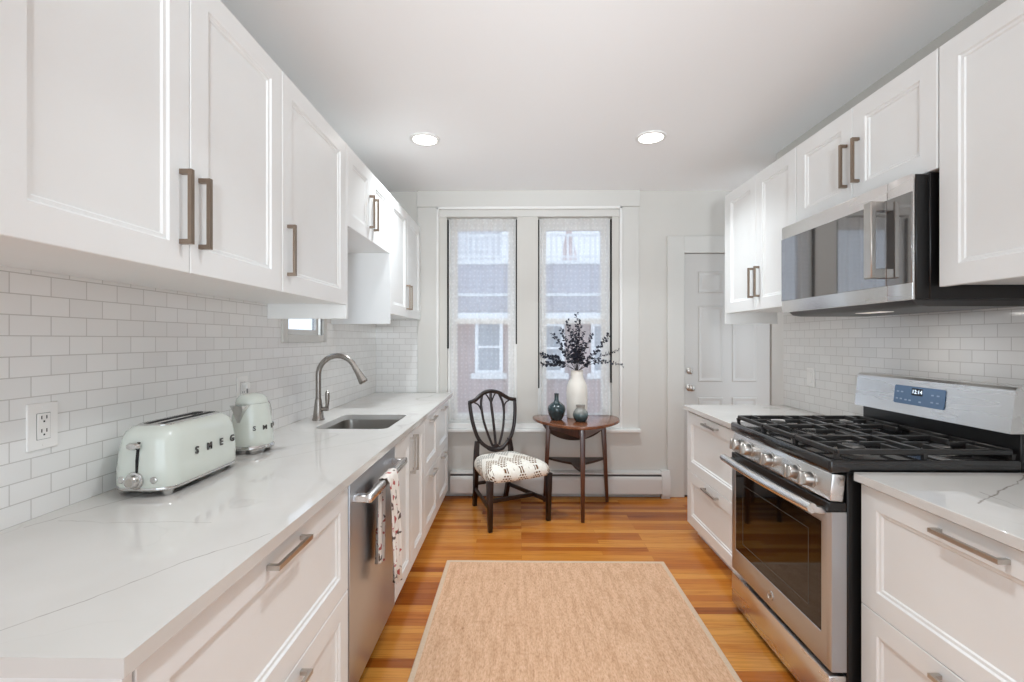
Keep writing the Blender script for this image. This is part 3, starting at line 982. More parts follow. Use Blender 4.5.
for i in range(ncol - 1):
    bmm.faces.new((va[0][i], vb[0][i], vb[0][i + 1], va[0][i + 1]))
    bmm.faces.new((va[-1][i], va[-1][i + 1], vb[-1][i + 1], vb[-1][i]))
bmesh.ops.recalc_face_normals(bmm, faces=bmm.faces[:])
tb._take(bmm)
tag(obj('tea_towel', tb, M['towel'], org=(-0.54, 1.96, 0.4), sharp=80), 'white tea towel with red and brown print draped over the dishwasher handle', 'towel')

# ================================================================== GAS RANGE
ry0, ry1 = 1.664, 2.426
ryc = (ry0 + ry1) / 2
root = thing('gas_range', (1.5, ryc, 0), 'freestanding stainless gas range with black grates and a raised back panel', 'stove')
obj('body', MB().box(1.165, 1.86, ry0, ry1, 0.035, 0.905, 0.003), M['black'], root)
for yy in (ry0 + 0.05, ry1 - 0.05):
    obj('foot', MB().lathe([(0.018, 0.0), (0.018, 0.012), (0.010, 0.014), (0.010, 0.036)], (1.25, yy, 0), 14), M['black'], root)
    obj('foot', MB().lathe([(0.018, 0.0), (0.018, 0.012), (0.010, 0.014), (0.010, 0.036)], (1.80, yy, 0), 14), M['black'], root)
# warming drawer
obj('drawer', MB().box(1.102, 1.166, ry0 + 0.003, ry1 - 0.003, 0.028, 0.184, 0.006, 2), M['steel'], root)
# oven door: a steel frame round the glass
wy0, wy1, wz0, wz1 = 1.705, 2.375, 0.318, 0.722
XD = 1.10
P = [(0.0, 0.064), (0.0, 0.012), (0.010, 0.002), (0.014, 0.0)]
rings = []
for i, n in P:
    rings.append([(XD + n, ry0 + 0.002 + i, 0.198 + i), (XD + n, ry1 - 0.002 - i, 0.198 + i), (XD + n, ry1 - 0.002 - i, 0.766 - i * 0.4), (XD + n, ry0 + 0.002 + i, 0.766 - i * 0.4)])
for i, n in ((0.0, 0.0), (0.003, 0.003), (0.003, 0.02)):
    rings.append([(XD + n, wy0 + i, wz0 + i), (XD + n, wy1 - i, wz0 + i), (XD + n, wy1 - i, wz1 - i), (XD + n, wy0 + i, wz1 - i)])
door = obj('oven_door', MB().loops(rings), M['steel_v'], root)
wn = obj('oven_window', MB().box(XD + 0.001, XD + 0.012, wy0 + 0.003, wy1 - 0.003, wz0 + 0.003, wz1 - 0.003), M['black_glass'], door)
ib = MB()
iy0, iy1, iz0, iz1 = wy0 + 0.075, wy1 - 0.075, wz0 + 0.055, wz1 - 0.055
for a in ((iy0, iy1, iz0, iz0 + 0.004), (iy0, iy1, iz1 - 0.004, iz1), (iy0, iy0 + 0.004, iz0, iz1), (iy1 - 0.004, iy1, iz0, iz1)):
    ib.box(XD + 0.0004, XD + 0.002, *a)
obj('window_border', ib, mat('grey_screen_print', (72, 68, 64), 0.2), wn)
vt = obj('vent_strip', MB().box(XD + 0.002, 1.165, ry0 + 0.004, ry1 - 0.004, 0.766, 0.800, 0.003), M['black'], door)
sl = MB()
for k in range(5):
    yy = ry0 + 0.11 + k * 0.115
    sl.box(XD + 0.012, XD + 0.05, yy, yy + 0.085, 0.7995, 0.8012)
obj('vent_slot', sl, M['grey_plastic'], vt)
hp = []
for k in range(17):
    s = k / 16
    hp.append((XD - 0.046 - 0.014 * math.sin(PI * s), ry0 + 0.02 + s * (ry1 - ry0 - 0.04), 0.774))
hb = MB().tube(hp, 0.0185, 16)
for yy in (ry0 + 0.034, ry1 - 0.034):
    hb.bar((XD + 0.004, yy, 0.762), (XD - 0.050, yy, 0.772), 0.026, 0.024, 0.026, 0.024, (0, 1, 0), 0.004)
obj('handle', hb, M['steel'], door)
# round emblem with the script monogram
eb = obj('emblem', MB().lathe([(0.0205, 0.0005), (0.0205, -0.003), (0.017, -0.004), (0.0165, -0.0028), (0.0005, -0.0028)], (XD, ryc, 0.262), 28, 'X'), M['nickel'], door)
MX = Matrix(((0, 0, -1, XD - 0.0026), (-1, 0, 0, ryc), (0, 1, 0, 0.262), (0, 0, 0, 1)))
obj('lettering', text_mb('GE', 0.019, 0.0008, MX, 0.8), M['letters'], eb)
# control panel, leaning back a little
CP = Matrix.Translation((1.104, ryc, 0.806)) @ Matrix.Rotation(math.radians(6), 4, 'Y')
pn = obj('control_panel', MB().box(0.0, 0.05, -0.379, 0.379, 0.0, 0.098, 0.006, 2, CP), M['steel'], root)
for yy in (1.772, 1.868, 2.052, 2.236, 2.338):
    kb = MB().lathe([(0.030, 0.001), (0.030, -0.006), (0.0265, -0.008), (0.0250, -0.034), (0.022, -0.038), (0.0005, -0.038)], (0, 0, 0), 22, 'X')
    kb.box(-0.052, -0.034, -0.0075, 0.0075, -0.0245, 0.0245, 0.003)
    m = CP @ Matrix.Translation((0, yy - ryc, 0.047)) @ Matrix.Rotation(random.uniform(-.1, .1), 4, 'X')
    kb.bm.transform(m)
    obj('knob', kb, M['nickel'], pn)
# cooktop tray
XC0, XC1 = 1.10, 1.772
obj('cooktop', MB().box(XC0, XC1, ry0 - 0.006, ry1 + 0.006, 0.906, 0.954, 0.010, 3), M['enamel'], root)
zt = 0.954
for cxy in ((1.27, 1.79, .9), (1.60, 1.79, .75), (1.43, 2.045, 1.1), (1.27, 2.30, .9), (1.60, 2.30, .75)):
    r = 0.05 * cxy[2]
    bu = obj('burner', MB().lathe([(r + .018, zt - 0.001), (r + .016, zt + 0.004), (r, zt + 0.006), (r, zt + 0.014), (r - .006, zt + 0.016), (0.0005, zt + .016)], (cxy[0], cxy[1], 0), 28), M['nickel'], root)
    obj('burner_cap', MB().lathe([(r - 0.003, zt + 0.0155), (r - 0.003, zt + 0.021), (r - 0.009, zt + 0.0245), (0.0005, zt + 0.0245)], (cxy[0], cxy[1], 0), 28), M['cast'], bu)
gx0, gx1 = 1.135, 1.752
sec = [(ry0 + 0.012, ry0 + 0.254), (ry0 + 0.262, ry1 - 0.262), (ry1 - 0.254, ry1 - 0.012)]
g0, g1, gw = 0.970, 0.989, 0.0065
for gi, (a, c) in enumerate(sec):
    g = MB()
    for x in (gx0, gx1):
        g.box(x - gw, x + gw, a, c, g0, g1, 0.003)
    for y in (a, c):
        g.box(gx0, gx1, y - gw, y + gw, g0, g1, 0.003)
    mid = (a + c) / 2
    xm = (gx0 + gx1) / 2
    g.box(xm - gw, xm + gw, a, c, g0, g1, 0.003)
    cs = (1.27, 1.60) if gi != 1 else (1.43,)
    for x in (1.20, 1.36, 1.515, 1.675):
        # fingers reach in from both long sides
        g.box(x - 0.005, x + 0.005, a, a + (c - a) * 0.36, g0, g1 + 0.002, 0.002)
        g.box(x - 0.005, x + 0.005, c - (c - a) * 0.36, c, g0, g1 + 0.002, 0.002)
    for q in cs:
        for s in (-1, 1):
            g.bar((q + s * 0.135, mid, g1 - 0.008), (q + s * 0.035, mid, g1 - 0.008), 0.010, 0.018, xdir=(0, 1, 0), bevel=0.002)
    for x in (gx0, xm, gx1):
        for y in (a, c):
            g.bar((x, y, g0 + 0.004), (x, y, zt - 0.002), 0.016, 0.016, 0.011, 0.011)
    obj('grate', g, M['cast'], root)
# raised back
obj('splash_panel', MB().box(1.775, 1.858, ry0 + 0.004, ry1 - 0.004, 0.905, 1.06, 0.003), M['black'], root)
prof = [(1.735, 1.046), (1.752, 1.200), (1.762, 1.210), (1.858, 1.210), (1.858, 1.046)]
rings = [[(x, y, z) for x, z in prof] for y in (ry0, ry1)]
bgp = obj('back_panel', MB().loops(rings), M['steel'], root)
tilt = math.atan2(0.017, 0.154)
FM = Matrix(((0, math.sin(tilt), -math.cos(tilt), 1.7436), (-1, 0, 0, 2.052), (0, math.cos(tilt), math.sin(tilt), 1.1315), (0, 0, 0, 1)))
dp = obj('touch_panel', MB().prism(rrect(-0.128, 0.128, -0.041, 0.041, 0.008, 4), 0.0, 0.0022, mtx=FM), M['lcd'], bgp)
obj('clock_window', MB().box(-0.034, 0.022, 0.002, 0.033, 0.002, 0.0028, mtx=FM), M['lcd_dark'], dp)
obj('digits', text_mb('12:14', 0.024, 0.0003, FM @ Matrix.Translation((-0.006, 0.0175, 0.0029))), M['digits'], dp)
for u, v in ((-.108, .012), (-.085, .012), (-.11, -.02), (-.088, -.02), (-.062, -.022), (-.04, -.022), (.012, -.024), (.07, .012), (.096, .012), (.07, -.018), (.096, -.018)):
    obj('key_print', MB().box(u - 0.006, u + 0.006, v - 0.003, v + 0.003, 0.0020, 0.0027, mtx=FM), M['lcd_icon'], dp)

# ================================================================== MICROWAVE
my0, my1, mz0, mz1 = 1.656, 2.447, 1.522, 1.966
MXF = 1.385
root = thing('microwave_oven', (1.62, (my0 + my1) / 2, mz0), 'stainless over-the-range microwave with a dark glass front and upright handle', 'microwave')
obj('body', MB().box(1.398, 1.447, my0 + 0.001, my1 + 0.018, mz0, mz1 - 0.002, 0.003).box(1.447, XR - 0.002, my0, my1, mz0, mz1 + 0.004, 0.003), M['black'], root)
split = 1.768
dd = obj('door', MB().box(MXF, 1.397, split + 0.001, my1 + 0.021, mz0 - 0.002, mz1, 0.004, 2), M['steel'], root)
obj('door_glass', MB().box(MXF - 0.0025, MXF + 0.01, split + 0.001, my1 + 0.019, 1.580, 1.902, 0.001), M['smoked_glass'], dd)
hb = MB().box(MXF - 0.056, MXF - 0.036, 1.772, 1.812, 1.612, 1.902, 0.003)
hb.box(MXF - 0.040, MXF, 1.776, 1.808, 1.612, 1.648, 0.002).box(MXF - 0.040, MXF, 1.776, 1.808, 1.866, 1.902, 0.002)
obj('handle', hb, M['nickel'], dd)
cp = obj('control_panel', MB().box(MXF, 1.397, my0, split - 0.001, mz0 - 0.002, mz1, 0.004, 2), M['steel'], root)
obj('keypad_glass', MB().box(MXF - 0.0025, MXF + 0.01, my0 + 0.0005, split - 0.001, 1.580, 1.902, 0.001), M['smoked_glass'], cp)
obj('vent_tray', MB().prism([(1.42, mz0 - 0.018), (1.46, mz0 - 0.024), (1.80, mz0 - 0.024), (1.83, mz0), (1.40, mz0)], my0 + 0.02, my1 - 0.02,
                         mtx=Matrix(((1, 0, 0, 0), (0, 0, 1, 0), (0, 1, 0, 0), (0, 0, 0, 1)))), M['tray'], root)

# its cooktop light
obj('cooktop_lamp', MB().box(1.52, 1.58, 1.98, 2.12, mz0 - 0.0255, mz0 - 0.023, 0.0), emit('lit_cooktop_lens', (235, 228, 218), 0.5), root)
ld = bpy.data.lights.new('lamp', 'AREA')
ld.shape = 'RECTANGLE'
ld.size, ld.size_y = 0.06, 0.14
ld.energy = 0.9
ld.color = (1.0, 0.96, 0.91)
lo = bpy.data.objects.new('lamp', ld)
COL.objects.link(lo)
lo.parent = root
lo.location = (1.55 - 1.62, 0.0, -0.027)

# ================================================================== TOASTER
tc = (-1.118, 1.53)
hx, hy = 0.094, 0.183
root = thing('toaster', (tc[0], tc[1], CT), 'pale mint retro long-slot toaster with chrome trim on the counter', 'toaster')
def ring(dx, dy, r, z, n=7):
    return [(x + tc[0], y + tc[1], z) for x, y in rrect(-hx + dx, hx - dx, -hy + dy, hy - dy, r, n)]
rings = [ring(0.004, 0.004, 0.055, CT + 0.026), ring(0.0, 0.0, 0.058, CT + 0.034), ring(0.0, 0.0, 0.060, CT + 0.08), ring(0.003, 0.004, 0.060, CT + 0.13), ring(0.008, 0.010, 0.058, CT + 0.165),
         ring(0.015, 0.019, 0.053, CT + 0.187), ring(0.027, 0.034, 0.044, CT + 0.200), ring(0.042, 0.050, 0.036, CT + 0.2045)]
obj('body', MB().loops(rings), M['mint'], root, sharp=60)
rings = [ring(0.010, 0.010, 0.05, CT + 0.017), ring(0.003, 0.003, 0.056, CT + 0.019), ring(0.002, 0.002, 0.056, CT + 0.023), ring(0.003, 0.003, 0.056, CT + 0.027)]
obj('base_band', MB().loops(rings), M['chrome'], root)
tp = obj('top_plate', MB().prism([(x + tc[0], y + tc[1]) for x, y in rrect(-0.052, 0.052, -0.135, 0.135, 0.03, 6)], CT + 0.2015, CT + 0.207, 0.002), M['chrome'], root)
for sx in (-0.022, 0.022):
    obj('slot', MB().box(tc[0] + sx - 0.011, tc[0] + sx + 0.011, tc[1] - 0.118, tc[1] + 0.118, CT + 0.2055, CT + 0.2077), M['void'], tp)
for sx in (-1, 1):
    for sy in (-1, 1):
        cx_, cy_ = tc[0] + sx * 0.064, tc[1] + sy * 0.148
        obj('foot', MB().lathe([(0.011, CT), (0.014, CT + 0.004), (0.018, CT + 0.014), (0.022, CT + 0.02)], (cx_, cy_, 0), 16), M['chrome'], root)
ye = tc[1] - hy
obj('lever_slot', MB().bar((tc[0], ye + 0.0022, CT + 0.072), (tc[0], ye + 0.0022, CT + 0.112), 0.007, 0.008).bar((tc[0], ye + 0.0022, CT + 0.110), (tc[0], ye + 0.0085, CT + 0.162), 0.007, 0.008), M['void'], root)
lv = MB().lathe([(0.0005, -0.022), (0.010, -0.020), (0.014, -0.012), (0.012, -0.004), (0.006, 0.0), (0.005, 0.02)], (0, 0, 0), 18, 'Y')
lv.bm.transform(Matrix.Translation((tc[0] - 0.008, ye + 0.008, CT + 0.152)) @ Matrix.Diagonal((1.5, 1, 0.8, 1)))
obj('lever', lv, M['chrome'], root)
kn = obj('dial', MB().lathe([(0.026, 0.002), (0.027, -0.004), (0.025, -0.008), (0.020, -0.009), (0.0185, -0.021), (0.016, -0.024), (0.0005, -0.024)], (tc[0] - 0.006, ye + 0.002, CT + 0.051), 28, 'Y'), M['chrome'], root)
obj('dial_face', MB().lathe([(0.0115, -0.0238), (0.011, -0.0252), (0.0005, -0.0252)], (tc[0] - 0.006, ye + 0.002, CT + 0.051), 20, 'Y'), M['nickel'], kn)
for sx, z in ((-0.048, CT + 0.052), (0.047, CT + 0.052)):
    obj('button', MB().lathe([(0.0105, 0.008), (0.0105, -0.003), (0.008, -0.005), (0.0005, -0.005)], (tc[0] + sx, ye + 0.004, z), 18, 'Y'), M['chrome'], root)
for k, ch in enumerate('SMEG'):
    MX = Matrix(((0, 0, 1, tc[0] + hx + 0.0002), (1, 0, 0, 1.467 + k * 0.0605), (0, 1, 0, CT + 0.112), (0, 0, 0, 1)))
    obj('letter', text_mb(ch, 0.032, 0.002, MX, 1.0, 0.025), M['letters'], root)

# ================================================================== KETTLE
KX, KY = -1.112, 1.925
kc = (0.0, 0.0)
root = thing('electric_kettle', (KX, KY, CT), 'pale mint retro electric kettle with chrome base behind the toaster', 'kettle', rotz=math.radians(-10), local=True)
def kz(z):
    return z
body = obj('body', MB().lathe([(0.079, kz(.034)), (0.0815, kz(.040)), (0.081, kz(.07)), (0.076, kz(.12)), (0.069, kz(.165)), (0.062, kz(.195)), (0.060, kz(.202))], (kc[0], kc[1], 0), 40), M['mint'], root)
obj('lid', MB().lathe([(0.060, kz(.203)), (0.0605, kz(.207)), (0.056, kz(.222)), (0.045, kz(.234)), (0.028, kz(.2405)), (0.012, kz(.2425)), (0.0005, kz(.243))], (kc[0], kc[1], 0), 40), M['mint'], root)
obj('base', MB().lathe([(0.070, kz(.017)), (0.081, kz(.019)), (0.084, kz(.024)), (0.083, kz(.028)), (0.080, kz(.034))], (kc[0], kc[1], 0), 40), M['chrome'], root)
for k in range(4):
    a = PI / 4 + k * PI / 2
    obj('foot', MB().lathe([(0.011, 0.0), (0.015, kz(.004)), (0.020, kz(.014)), (0.020, kz(.018))], (kc[0] + 0.060 * math.cos(a), kc[1] + 0.060 * math.sin(a), 0), 14), M['chrome'], root)
# spout: a V-shaped chrome lip
sp = MB()
sp.loops([[(-0.003, -0.073, kz(.118)), (0.003, -0.073, kz(.118)), (0.002, -0.060, kz(.122)), (-0.002, -0.060, kz(.122))],
          [(-0.013, -0.076, kz(.150)), (0.013, -0.076, kz(.150)), (0.014, -0.052, kz(.150)), (-0.014, -0.052, kz(.150))],
          [(-0.023, -0.080, kz(.178)), (0.023, -0.080, kz(.178)), (0.025, -0.048, kz(.178)), (-0.025, -0.048, kz(.178))],
          [(-0.029, -0.088, kz(.200)), (0.029, -0.088, kz(.200)), (0.036, -0.040, kz(.200)), (-0.036, -0.040, kz(.200))]])
obj('spout', sp, M['chrome'], root)
hp = [(0, 0.050, kz(.190)), (0, 0.074, kz(.198)), (0, 0.092, kz(.190)), (0, 0.101, kz(.16)), (0, 0.103, kz(.12)), (0, 0.102, kz(.085)), (0, 0.094, kz(.068)), (0, 0.076, kz(.070))]
obj('handle', MB().tube(hp, [0.007, 0.0075, 0.008, 0.008, 0.008, 0.0075, 0.007, 0.0065], 12, flat=((1, 0, 0), 1.5)), M['chrome'], root)
for k, ch in enumerate('SMEG'):
    a = math.radians(-44 + k * 30)
    r = 0.0788
    ca, sa = math.cos(a), math.sin(a)
    MX = Matrix(((-sa, 0, ca, kc[0] + r * ca), (ca, 0, sa, kc[1] + r * sa), (0, 1, 0, kz(.105)), (0, 0, 0, 1)))
    obj('letter', text_mb(ch, 0.025, 0.002, MX, 1.0, 0.02), M['letters'], root)

# ================================================================== OUTLETS
def outlet(side, xw, yc, zc, label, kind, name='wall_outlet'):
    root = thing(name, (xw, yc, zc - 0.06), label, 'outlet' if kind != 'switch' else 'switch')
    def bx(n0, n1, y0, y1, z0, z1, bv=0.0):
        xa, xb = sorted((xw + side * n0, xw + side * n1))
        return MB().box(xa, xb, yc + y0, yc + y1, zc + z0, zc + z1, bv)
    pl = obj('cover_plate', bx(0.0, 0.006, -0.040, 0.040, -0.061, 0.061, 0.002), M['plastic'], root)
    if kind == 'switch':
        obj('rocker', bx(0.005, 0.010, -0.016, 0.016, -0.034, 0.034, 0.002), M['plastic'], root)
        return root
    fc = obj('socket', bx(0.005, 0.0085, -0.0165, 0.0165, -0.0335, 0.0335, 0.001), M['plastic'], root)
    sb = MB()
    for z in (-0.016, 0.019):
        for y in (-0.0065, 0.0065):
            xa, xb = sorted((xw + side * 0.008, xw + side * 0.0089))
            sb.box(xa, xb, yc + y - 0.0013, yc + y + 0.0013, zc + z, zc + z + 0.009)
        xa, xb = sorted((xw + side * 0.008, xw + side * 0.0089))
        sb.box(xa, xb, yc - 0.0022, yc + 0.0022, zc + z - 0.0085, zc + z - 0.004, 0.0004)
    obj('socket_holes', sb, M['gap'], fc)
    gb = MB()
    for a in ((-0.0178, -0.0166, -0.0346, 0.0346), (0.0166, 0.0178, -0.0346, 0.0346), (-0.0166, 0.0166, -0.0346, -0.0335), (-0.0166, 0.0166, 0.0335, 0.0346)):
        xa, xb = sorted((xw + side * 0.005, xw + side * 0.0066))
        gb.box(xa, xb, yc + a[0], yc + a[1], zc + a[2], zc + a[3])
    obj('socket_surround', gb, M['grey_plastic'], pl)
    for z in (-0.049, 0.049):
        obj('screw', MB().lathe([(0.003, 0.0055), (0.003, 0.0068), (0.0005, 0.0068)] if side > 0 else [(0.003, -0.0055), (0.003, -0.0068), (0.0005, -0.0068)], (xw, yc, zc + z), 10, 'X'), M['plastic'], pl)
    return root
outlet(1, XL, 1.208, 1.152, 'white wall outlet in the tiles on the near side of the toaster', 'socket')
outlet(1, XL, 2.095, 1.152, 'white wall outlet in the tiles half hidden behind the kettle', 'socket')
outlet(-1, XR, 3.02, 1.137, 'white rocker switch in the tiles between the range and the door', 'switch', 'light_switch')
pr = thing('power_plug', (XL + 0.009, 2.095, 1.14), 'small white plug pushed into the outlet behind the kettle', 'plug')
obj('plug_body', MB().box(XL + 0.009, XL + 0.034, 2.081, 2.109, 1.157, 1.185, 0.005, 2), M['plastic'], pr)
obj('cable', MB().tube([(XL + 0.026, 2.095, 1.158), (XL + 0.028, 2.094, 1.12), (XL + 0.022, 2.085, 1.04), (XL + 0.02, 2.06, 0.95), (XL + 0.03, 2.03, CT + 0.006), (-1.19, 1.985, CT + 0.006)], 0.0035, 8), M['grey_plastic'], pr)

# ================================================================== RUG
ra, rb_, rc, rd = -0.445, 0.897, 0.75, 2.885
root = thing('area_rug', (0.226, 1.8, 0), 'large tan jute rug with a stitched border lying on the oak floor', 'rug')
obj('weave', MB().box(ra + 0.022, rb_ - 0.022, rc + 0.022, rd - 0.022, 0.0005, 0.0085), M['jute'], root)
bb = MB()
def rr4(i, z):
    return [(ra + i, rc + i, z), (rb_ - i, rc + i, z), (rb_ - i, rd - i, z), (ra + i, rd - i, z)]
bb.loops([rr4(0.024, 0.0005), rr4(0, 0.0005), rr4(0, 0.007), rr4(0.003, 0.0095), rr4(0.021, 0.0098), rr4(0.024, 0.0085), rr4(0.024, 0.0005)], False, False)
obj('border', bb, M['binding'], root)

# ================================================================== BASEBOARD HEATER
hx0, hx1 = -0.596, 1.312
root = thing('baseboard_heater', (0.37, D - 0.035, 0), 'long off-white baseboard heater along the wall under the windows', 'heater')
YX = Matrix(((0, 0, 1, 0), (1, 0, 0, 0), (0, 1, 0, 0), (0, 0, 0, 1)))     # profile (y, z) extruded along x
yb = D - 0.001
obj('back_plate', MB().prism([(yb, 0.03), (yb, 0.232), (yb - 0.006, 0.232), (yb - 0.006, 0.03)], hx0, 1.24, mtx=YX), M['heater'], root)
obj('hood', MB().prism([(yb - 0.006, 0.232), (yb - 0.052, 0.222), (yb - 0.056, 0.210), (yb - 0.052, 0.210), (yb - 0.048, 0.217), (yb - 0.006, 0.226)], hx0, 1.24, mtx=YX), M['heater'], root)
obj('front_cover', MB().prism([(yb - 0.070, 0.045), (yb - 0.070, 0.160), (yb - 0.066, 0.180), (yb - 0.054, 0.192), (yb - 0.054, 0.186), (yb - 0.062, 0.175), (yb - 0.065, 0.158), (yb - 0.065, 0.045)], hx0, 1.24, mtx=YX), M['heater'], root)
obj('element', MB().box(hx0, 1.24, yb - 0.05, yb - 0.008, 0.06, 0.205), M['fin'], root)
obj('end_cap', MB().prism([(yb, 0.0), (yb, 0.240), (yb - 0.045, 0.240), (yb - 0.076, 0.170), (yb - 0.076, 0.036), (yb - 0.05, 0.036), (yb - 0.05, 0.0)], 1.240, hx1, 0.0, mtx=YX), M['heater'], root)

# ================================================================== CEILING LIGHTS
def downlight(x, y, label):
    root = thing('recessed_light', (x, y, H - 0.01), label, 'ceiling light')
    obj('trim_ring', MB().lathe([(0.098, H - 0.0005), (0.096, H - 0.007), (0.080, H - 0.010), (0.076, H - 0.006), (0.076, H - 0.0005)], (x, y, 0), 40), M['bead'], root)
    obj('diffuser', MB().lathe([(0.0765, H - 0.0045), (0.0765, H - 0.006), (0.0005, H - 0.006)], (x, y, 0), 40), M['lamp'], root)
    ld = bpy.data.lights.new('lamp', 'AREA')
    ld.shape = 'DISK'
    ld.size = 0.15
    ld.spread = math.radians(112)
    ld.energy = LAMP_W
    ld.color = (0.88, 0.955, 1.0)
    lo = bpy.data.objects.new('lamp', ld)
    COL.objects.link(lo)
    lo.parent = root
    lo.location = (0, 0, -0.003)
downlight(-0.609, 3.018, 'lit recessed ceiling light nearer the sink side of the room')
downlight(0.854, 3.009, 'lit recessed ceiling light nearer the microwave side of the room')
for x, y in ((0.2, 1.15), (0.2, -0.7)):  # added lamps out of view, without fixtures, to brighten the near room
    ld = bpy.data.lights.new('lamp', 'AREA')
    ld.shape = 'DISK'
    ld.size = 0.15
    ld.spread = math.radians(112)
    ld.energy = LAMP_W
    ld.color = (0.88, 0.955, 1.0)
    lo = bpy.data.objects.new('lamp', ld)
    COL.objects.link(lo)
    lo.location = (x, y, H - 0.012)

# ================================================================== CURTAINS
def curtain(x0, x1, label):
    root = thing('lace_curtain', ((x0 + x1) / 2, D + 0.012, 0.67), label, 'curtain', 'sheer curtains in the back windows')
    n, m = 60, 10
    bm_ = bmesh.new()
    rows = []
    ph = random.uniform(0, 6)
    for j in range(m + 1):
        z = 0.665 + (2.452 - 0.665) * j / m
        row = []
        for i in range(n + 1):
            s = i / n
            y = D + 0.020 + 0.006 * math.sin(s * 38 + ph + 0.5 * math.sin(j * 0.9)) + 0.003 * math.sin(s * 71)
            sway = 0.006 * math.sin(j * 0.8 + ph) * (1 - j / m)
            row.append(bm_.verts.new((x0 + (x1 - x0) * s + sway, y, z)))
        rows.append(row)
    for a, c in zip(rows, rows[1:]):
        for i in range(n):
            bm_.faces.new((a[i], a[i + 1], c[i + 1], c[i]))
    q = MB()
    q._take(bm_)
    obj('lace_panel', q, M['sheer'], root, sharp=180)
    obj('rod', MB().tube([(x0 - 0.012, D + 0.034, 2.44), (x1 + 0.010, D + 0.034, 2.44)], 0.006, 10), M['bead'], root)
curtain(W1[0] + 0.024, W1[1] - 0.020, 'sheer dotted lace curtain in the window behind the chair')
curtain(W2[0] + 0.022, W2[1] - 0.022, 'sheer dotted lace curtain in the window behind the table and vases')

# ================================================================== CHAIR
ch = thing('dining_chair', (-0.109, 3.67, 0), 'dark shield-back dining chair with an off-white zigzag upholstered seat', 'chair', rotz=math.radians(27.6), local=True)
for sx in (-1, 1):
    obj('leg', MB().bar((sx * 0.243, -0.262, 0.0), (sx * 0.246, -0.262, 0.365), 0.030, 0.030, 0.044, 0.044, bevel=0.003), M['mahogany'], ch)
    lb = MB()
    secs = [(sx * 0.140, 0.285, 0.0, 0.030), (sx * 0.148, 0.245, 0.15, 0.033), (sx * 0.156, 0.215, 0.33, 0.038), (sx * 0.156, 0.205, 0.46, 0.036), (sx * 0.146, 0.213, 0.55, 0.030)]
    rings = []
    for x, y, z, w in secs:
        rings.append([(x - w / 2, y - w / 2, z), (x + w / 2, y - w / 2, z), (x + w / 2, y + w / 2, z), (x - w / 2, y + w / 2, z)])
    lb.loops(rings)
    obj('leg', lb, M['mahogany'], ch)
    obj('stretcher', MB().bar((sx * 0.238, -0.255, 0.155), (sx * 0.150, 0.240, 0.155), 0.018, 0.030, xdir=(1, 0, 0), bevel=0.002), M['mahogany'], ch)
obj('stretcher', MB().bar((-0.215, -0.09, 0.155), (0.215, -0.09, 0.155), 0.018, 0.030, xdir=(0, 1, 0), bevel=0.002), M['mahogany'], ch)
obj('stretcher', MB().bar((-0.150, 0.232, 0.20), (0.150, 0.232, 0.20), 0.016, 0.026, xdir=(0, 1, 0), bevel=0.002), M['mahogany'], ch)
# seat: a trapezoid cushion pulled down over the rails
def seat_ring(i, z, bow=0.0):
    out_ = []
    poly = [(-0.268 + i, -0.285 + i), (0.268 - i, -0.285 + i), (0.188 - i * .8, 0.205 - i), (-0.188 + i * .8, 0.205 - i)]
    for (xa, ya), (xb, yb2), nseg, isfront in ((poly[0], poly[1], 10, 1), (poly[1], poly[2], 8, 0), (poly[2], poly[3], 8, 0), (poly[3], poly[0], 8, 0)):
        for k in range(nseg):
            s = k / nseg
            x, y = xa + (xb - xa) * s, ya + (yb2 - ya) * s
            if isfront:
                y -= bow * math.sin(PI * s)
            out_.append((x, y, z))
    # soften corners
    n = len(out_)
    sm = out_[:]
    for _ in range(2):
        sm = [tuple((sm[(q - 1) % n][c] + 2 * sm[q][c] + sm[(q + 1) % n][c]) / 4 for c in range(3)) for q in range(n)]
    return sm
rings = [seat_ring(0.012, 0.348, .01), seat_ring(0.0, 0.352, .012), seat_ring(-0.006, 0.375, .014), seat_ring(-0.004, 0.405, .014), seat_ring(0.012, 0.432, .012), seat_ring(0.045, 0.452, .010), seat_ring(0.095, 0.466, .006), seat_ring(0.15, 0.473, 0.003)]
obj('seat', MB().loops(rings), M['fabric'], ch, sharp=70)
# shield back, drawn in a leaning plane
def BP(px, py):
    py = py + (px - 227) / 455 * 35 - 8
    z = 0.945 - (py - 105) / 560 * 0.485
    y = 0.208 + (z - 0.46) * 0.105
    return Vector(((px - 227) / 228 * 0.210 + 0.010, y, z))
def curve(pts, n=14):
    """a smooth curve through pixel-like points of the back's own drawing"""
    P = [BP(*p) for p in pts]
    P = [P[0] * 2 - P[1]] + P + [P[-1] * 2 - P[-2]]
    res = []
    for i in range(1, len(P) - 2):
        for k in range(n):
            t = k / n
            a, b2, c, d2 = P[i - 1], P[i], P[i + 1], P[i + 2]
            res.append(0.5 * ((2 * b2) + (c - a) * t + (2 * a - 5 * b2 + 4 * c - d2) * t * t + (3 * b2 - a - 3 * c + d2) * t ** 3))
    res.append(P[-2])
    return res
FL = ((0, 1, 0), 1.0)
sh = MB()
sh.tube(curve([(236, 668), (180, 655), (110, 608), (62, 540), (26, 420), (8, 300), (2, 222)], 6), [0.020] * 8 + [0.0158] * 29, 8)
sh.tube(curve([(236, 668), (300, 652), (356, 600), (400, 535), (432, 430), (448, 310), (452, 192)], 6), [0.020] * 8 + [0.0158] * 29, 8)
sh.tube(curve([(-4, 226), (30, 212), (66, 192), (110, 152), (160, 122), (222, 112), (284, 122), (334, 148), (386, 176), (420, 184), (458, 188)], 6), 0.0172, 8)
obj('shield_frame', sh, M['mahogany'], ch, sharp=60)
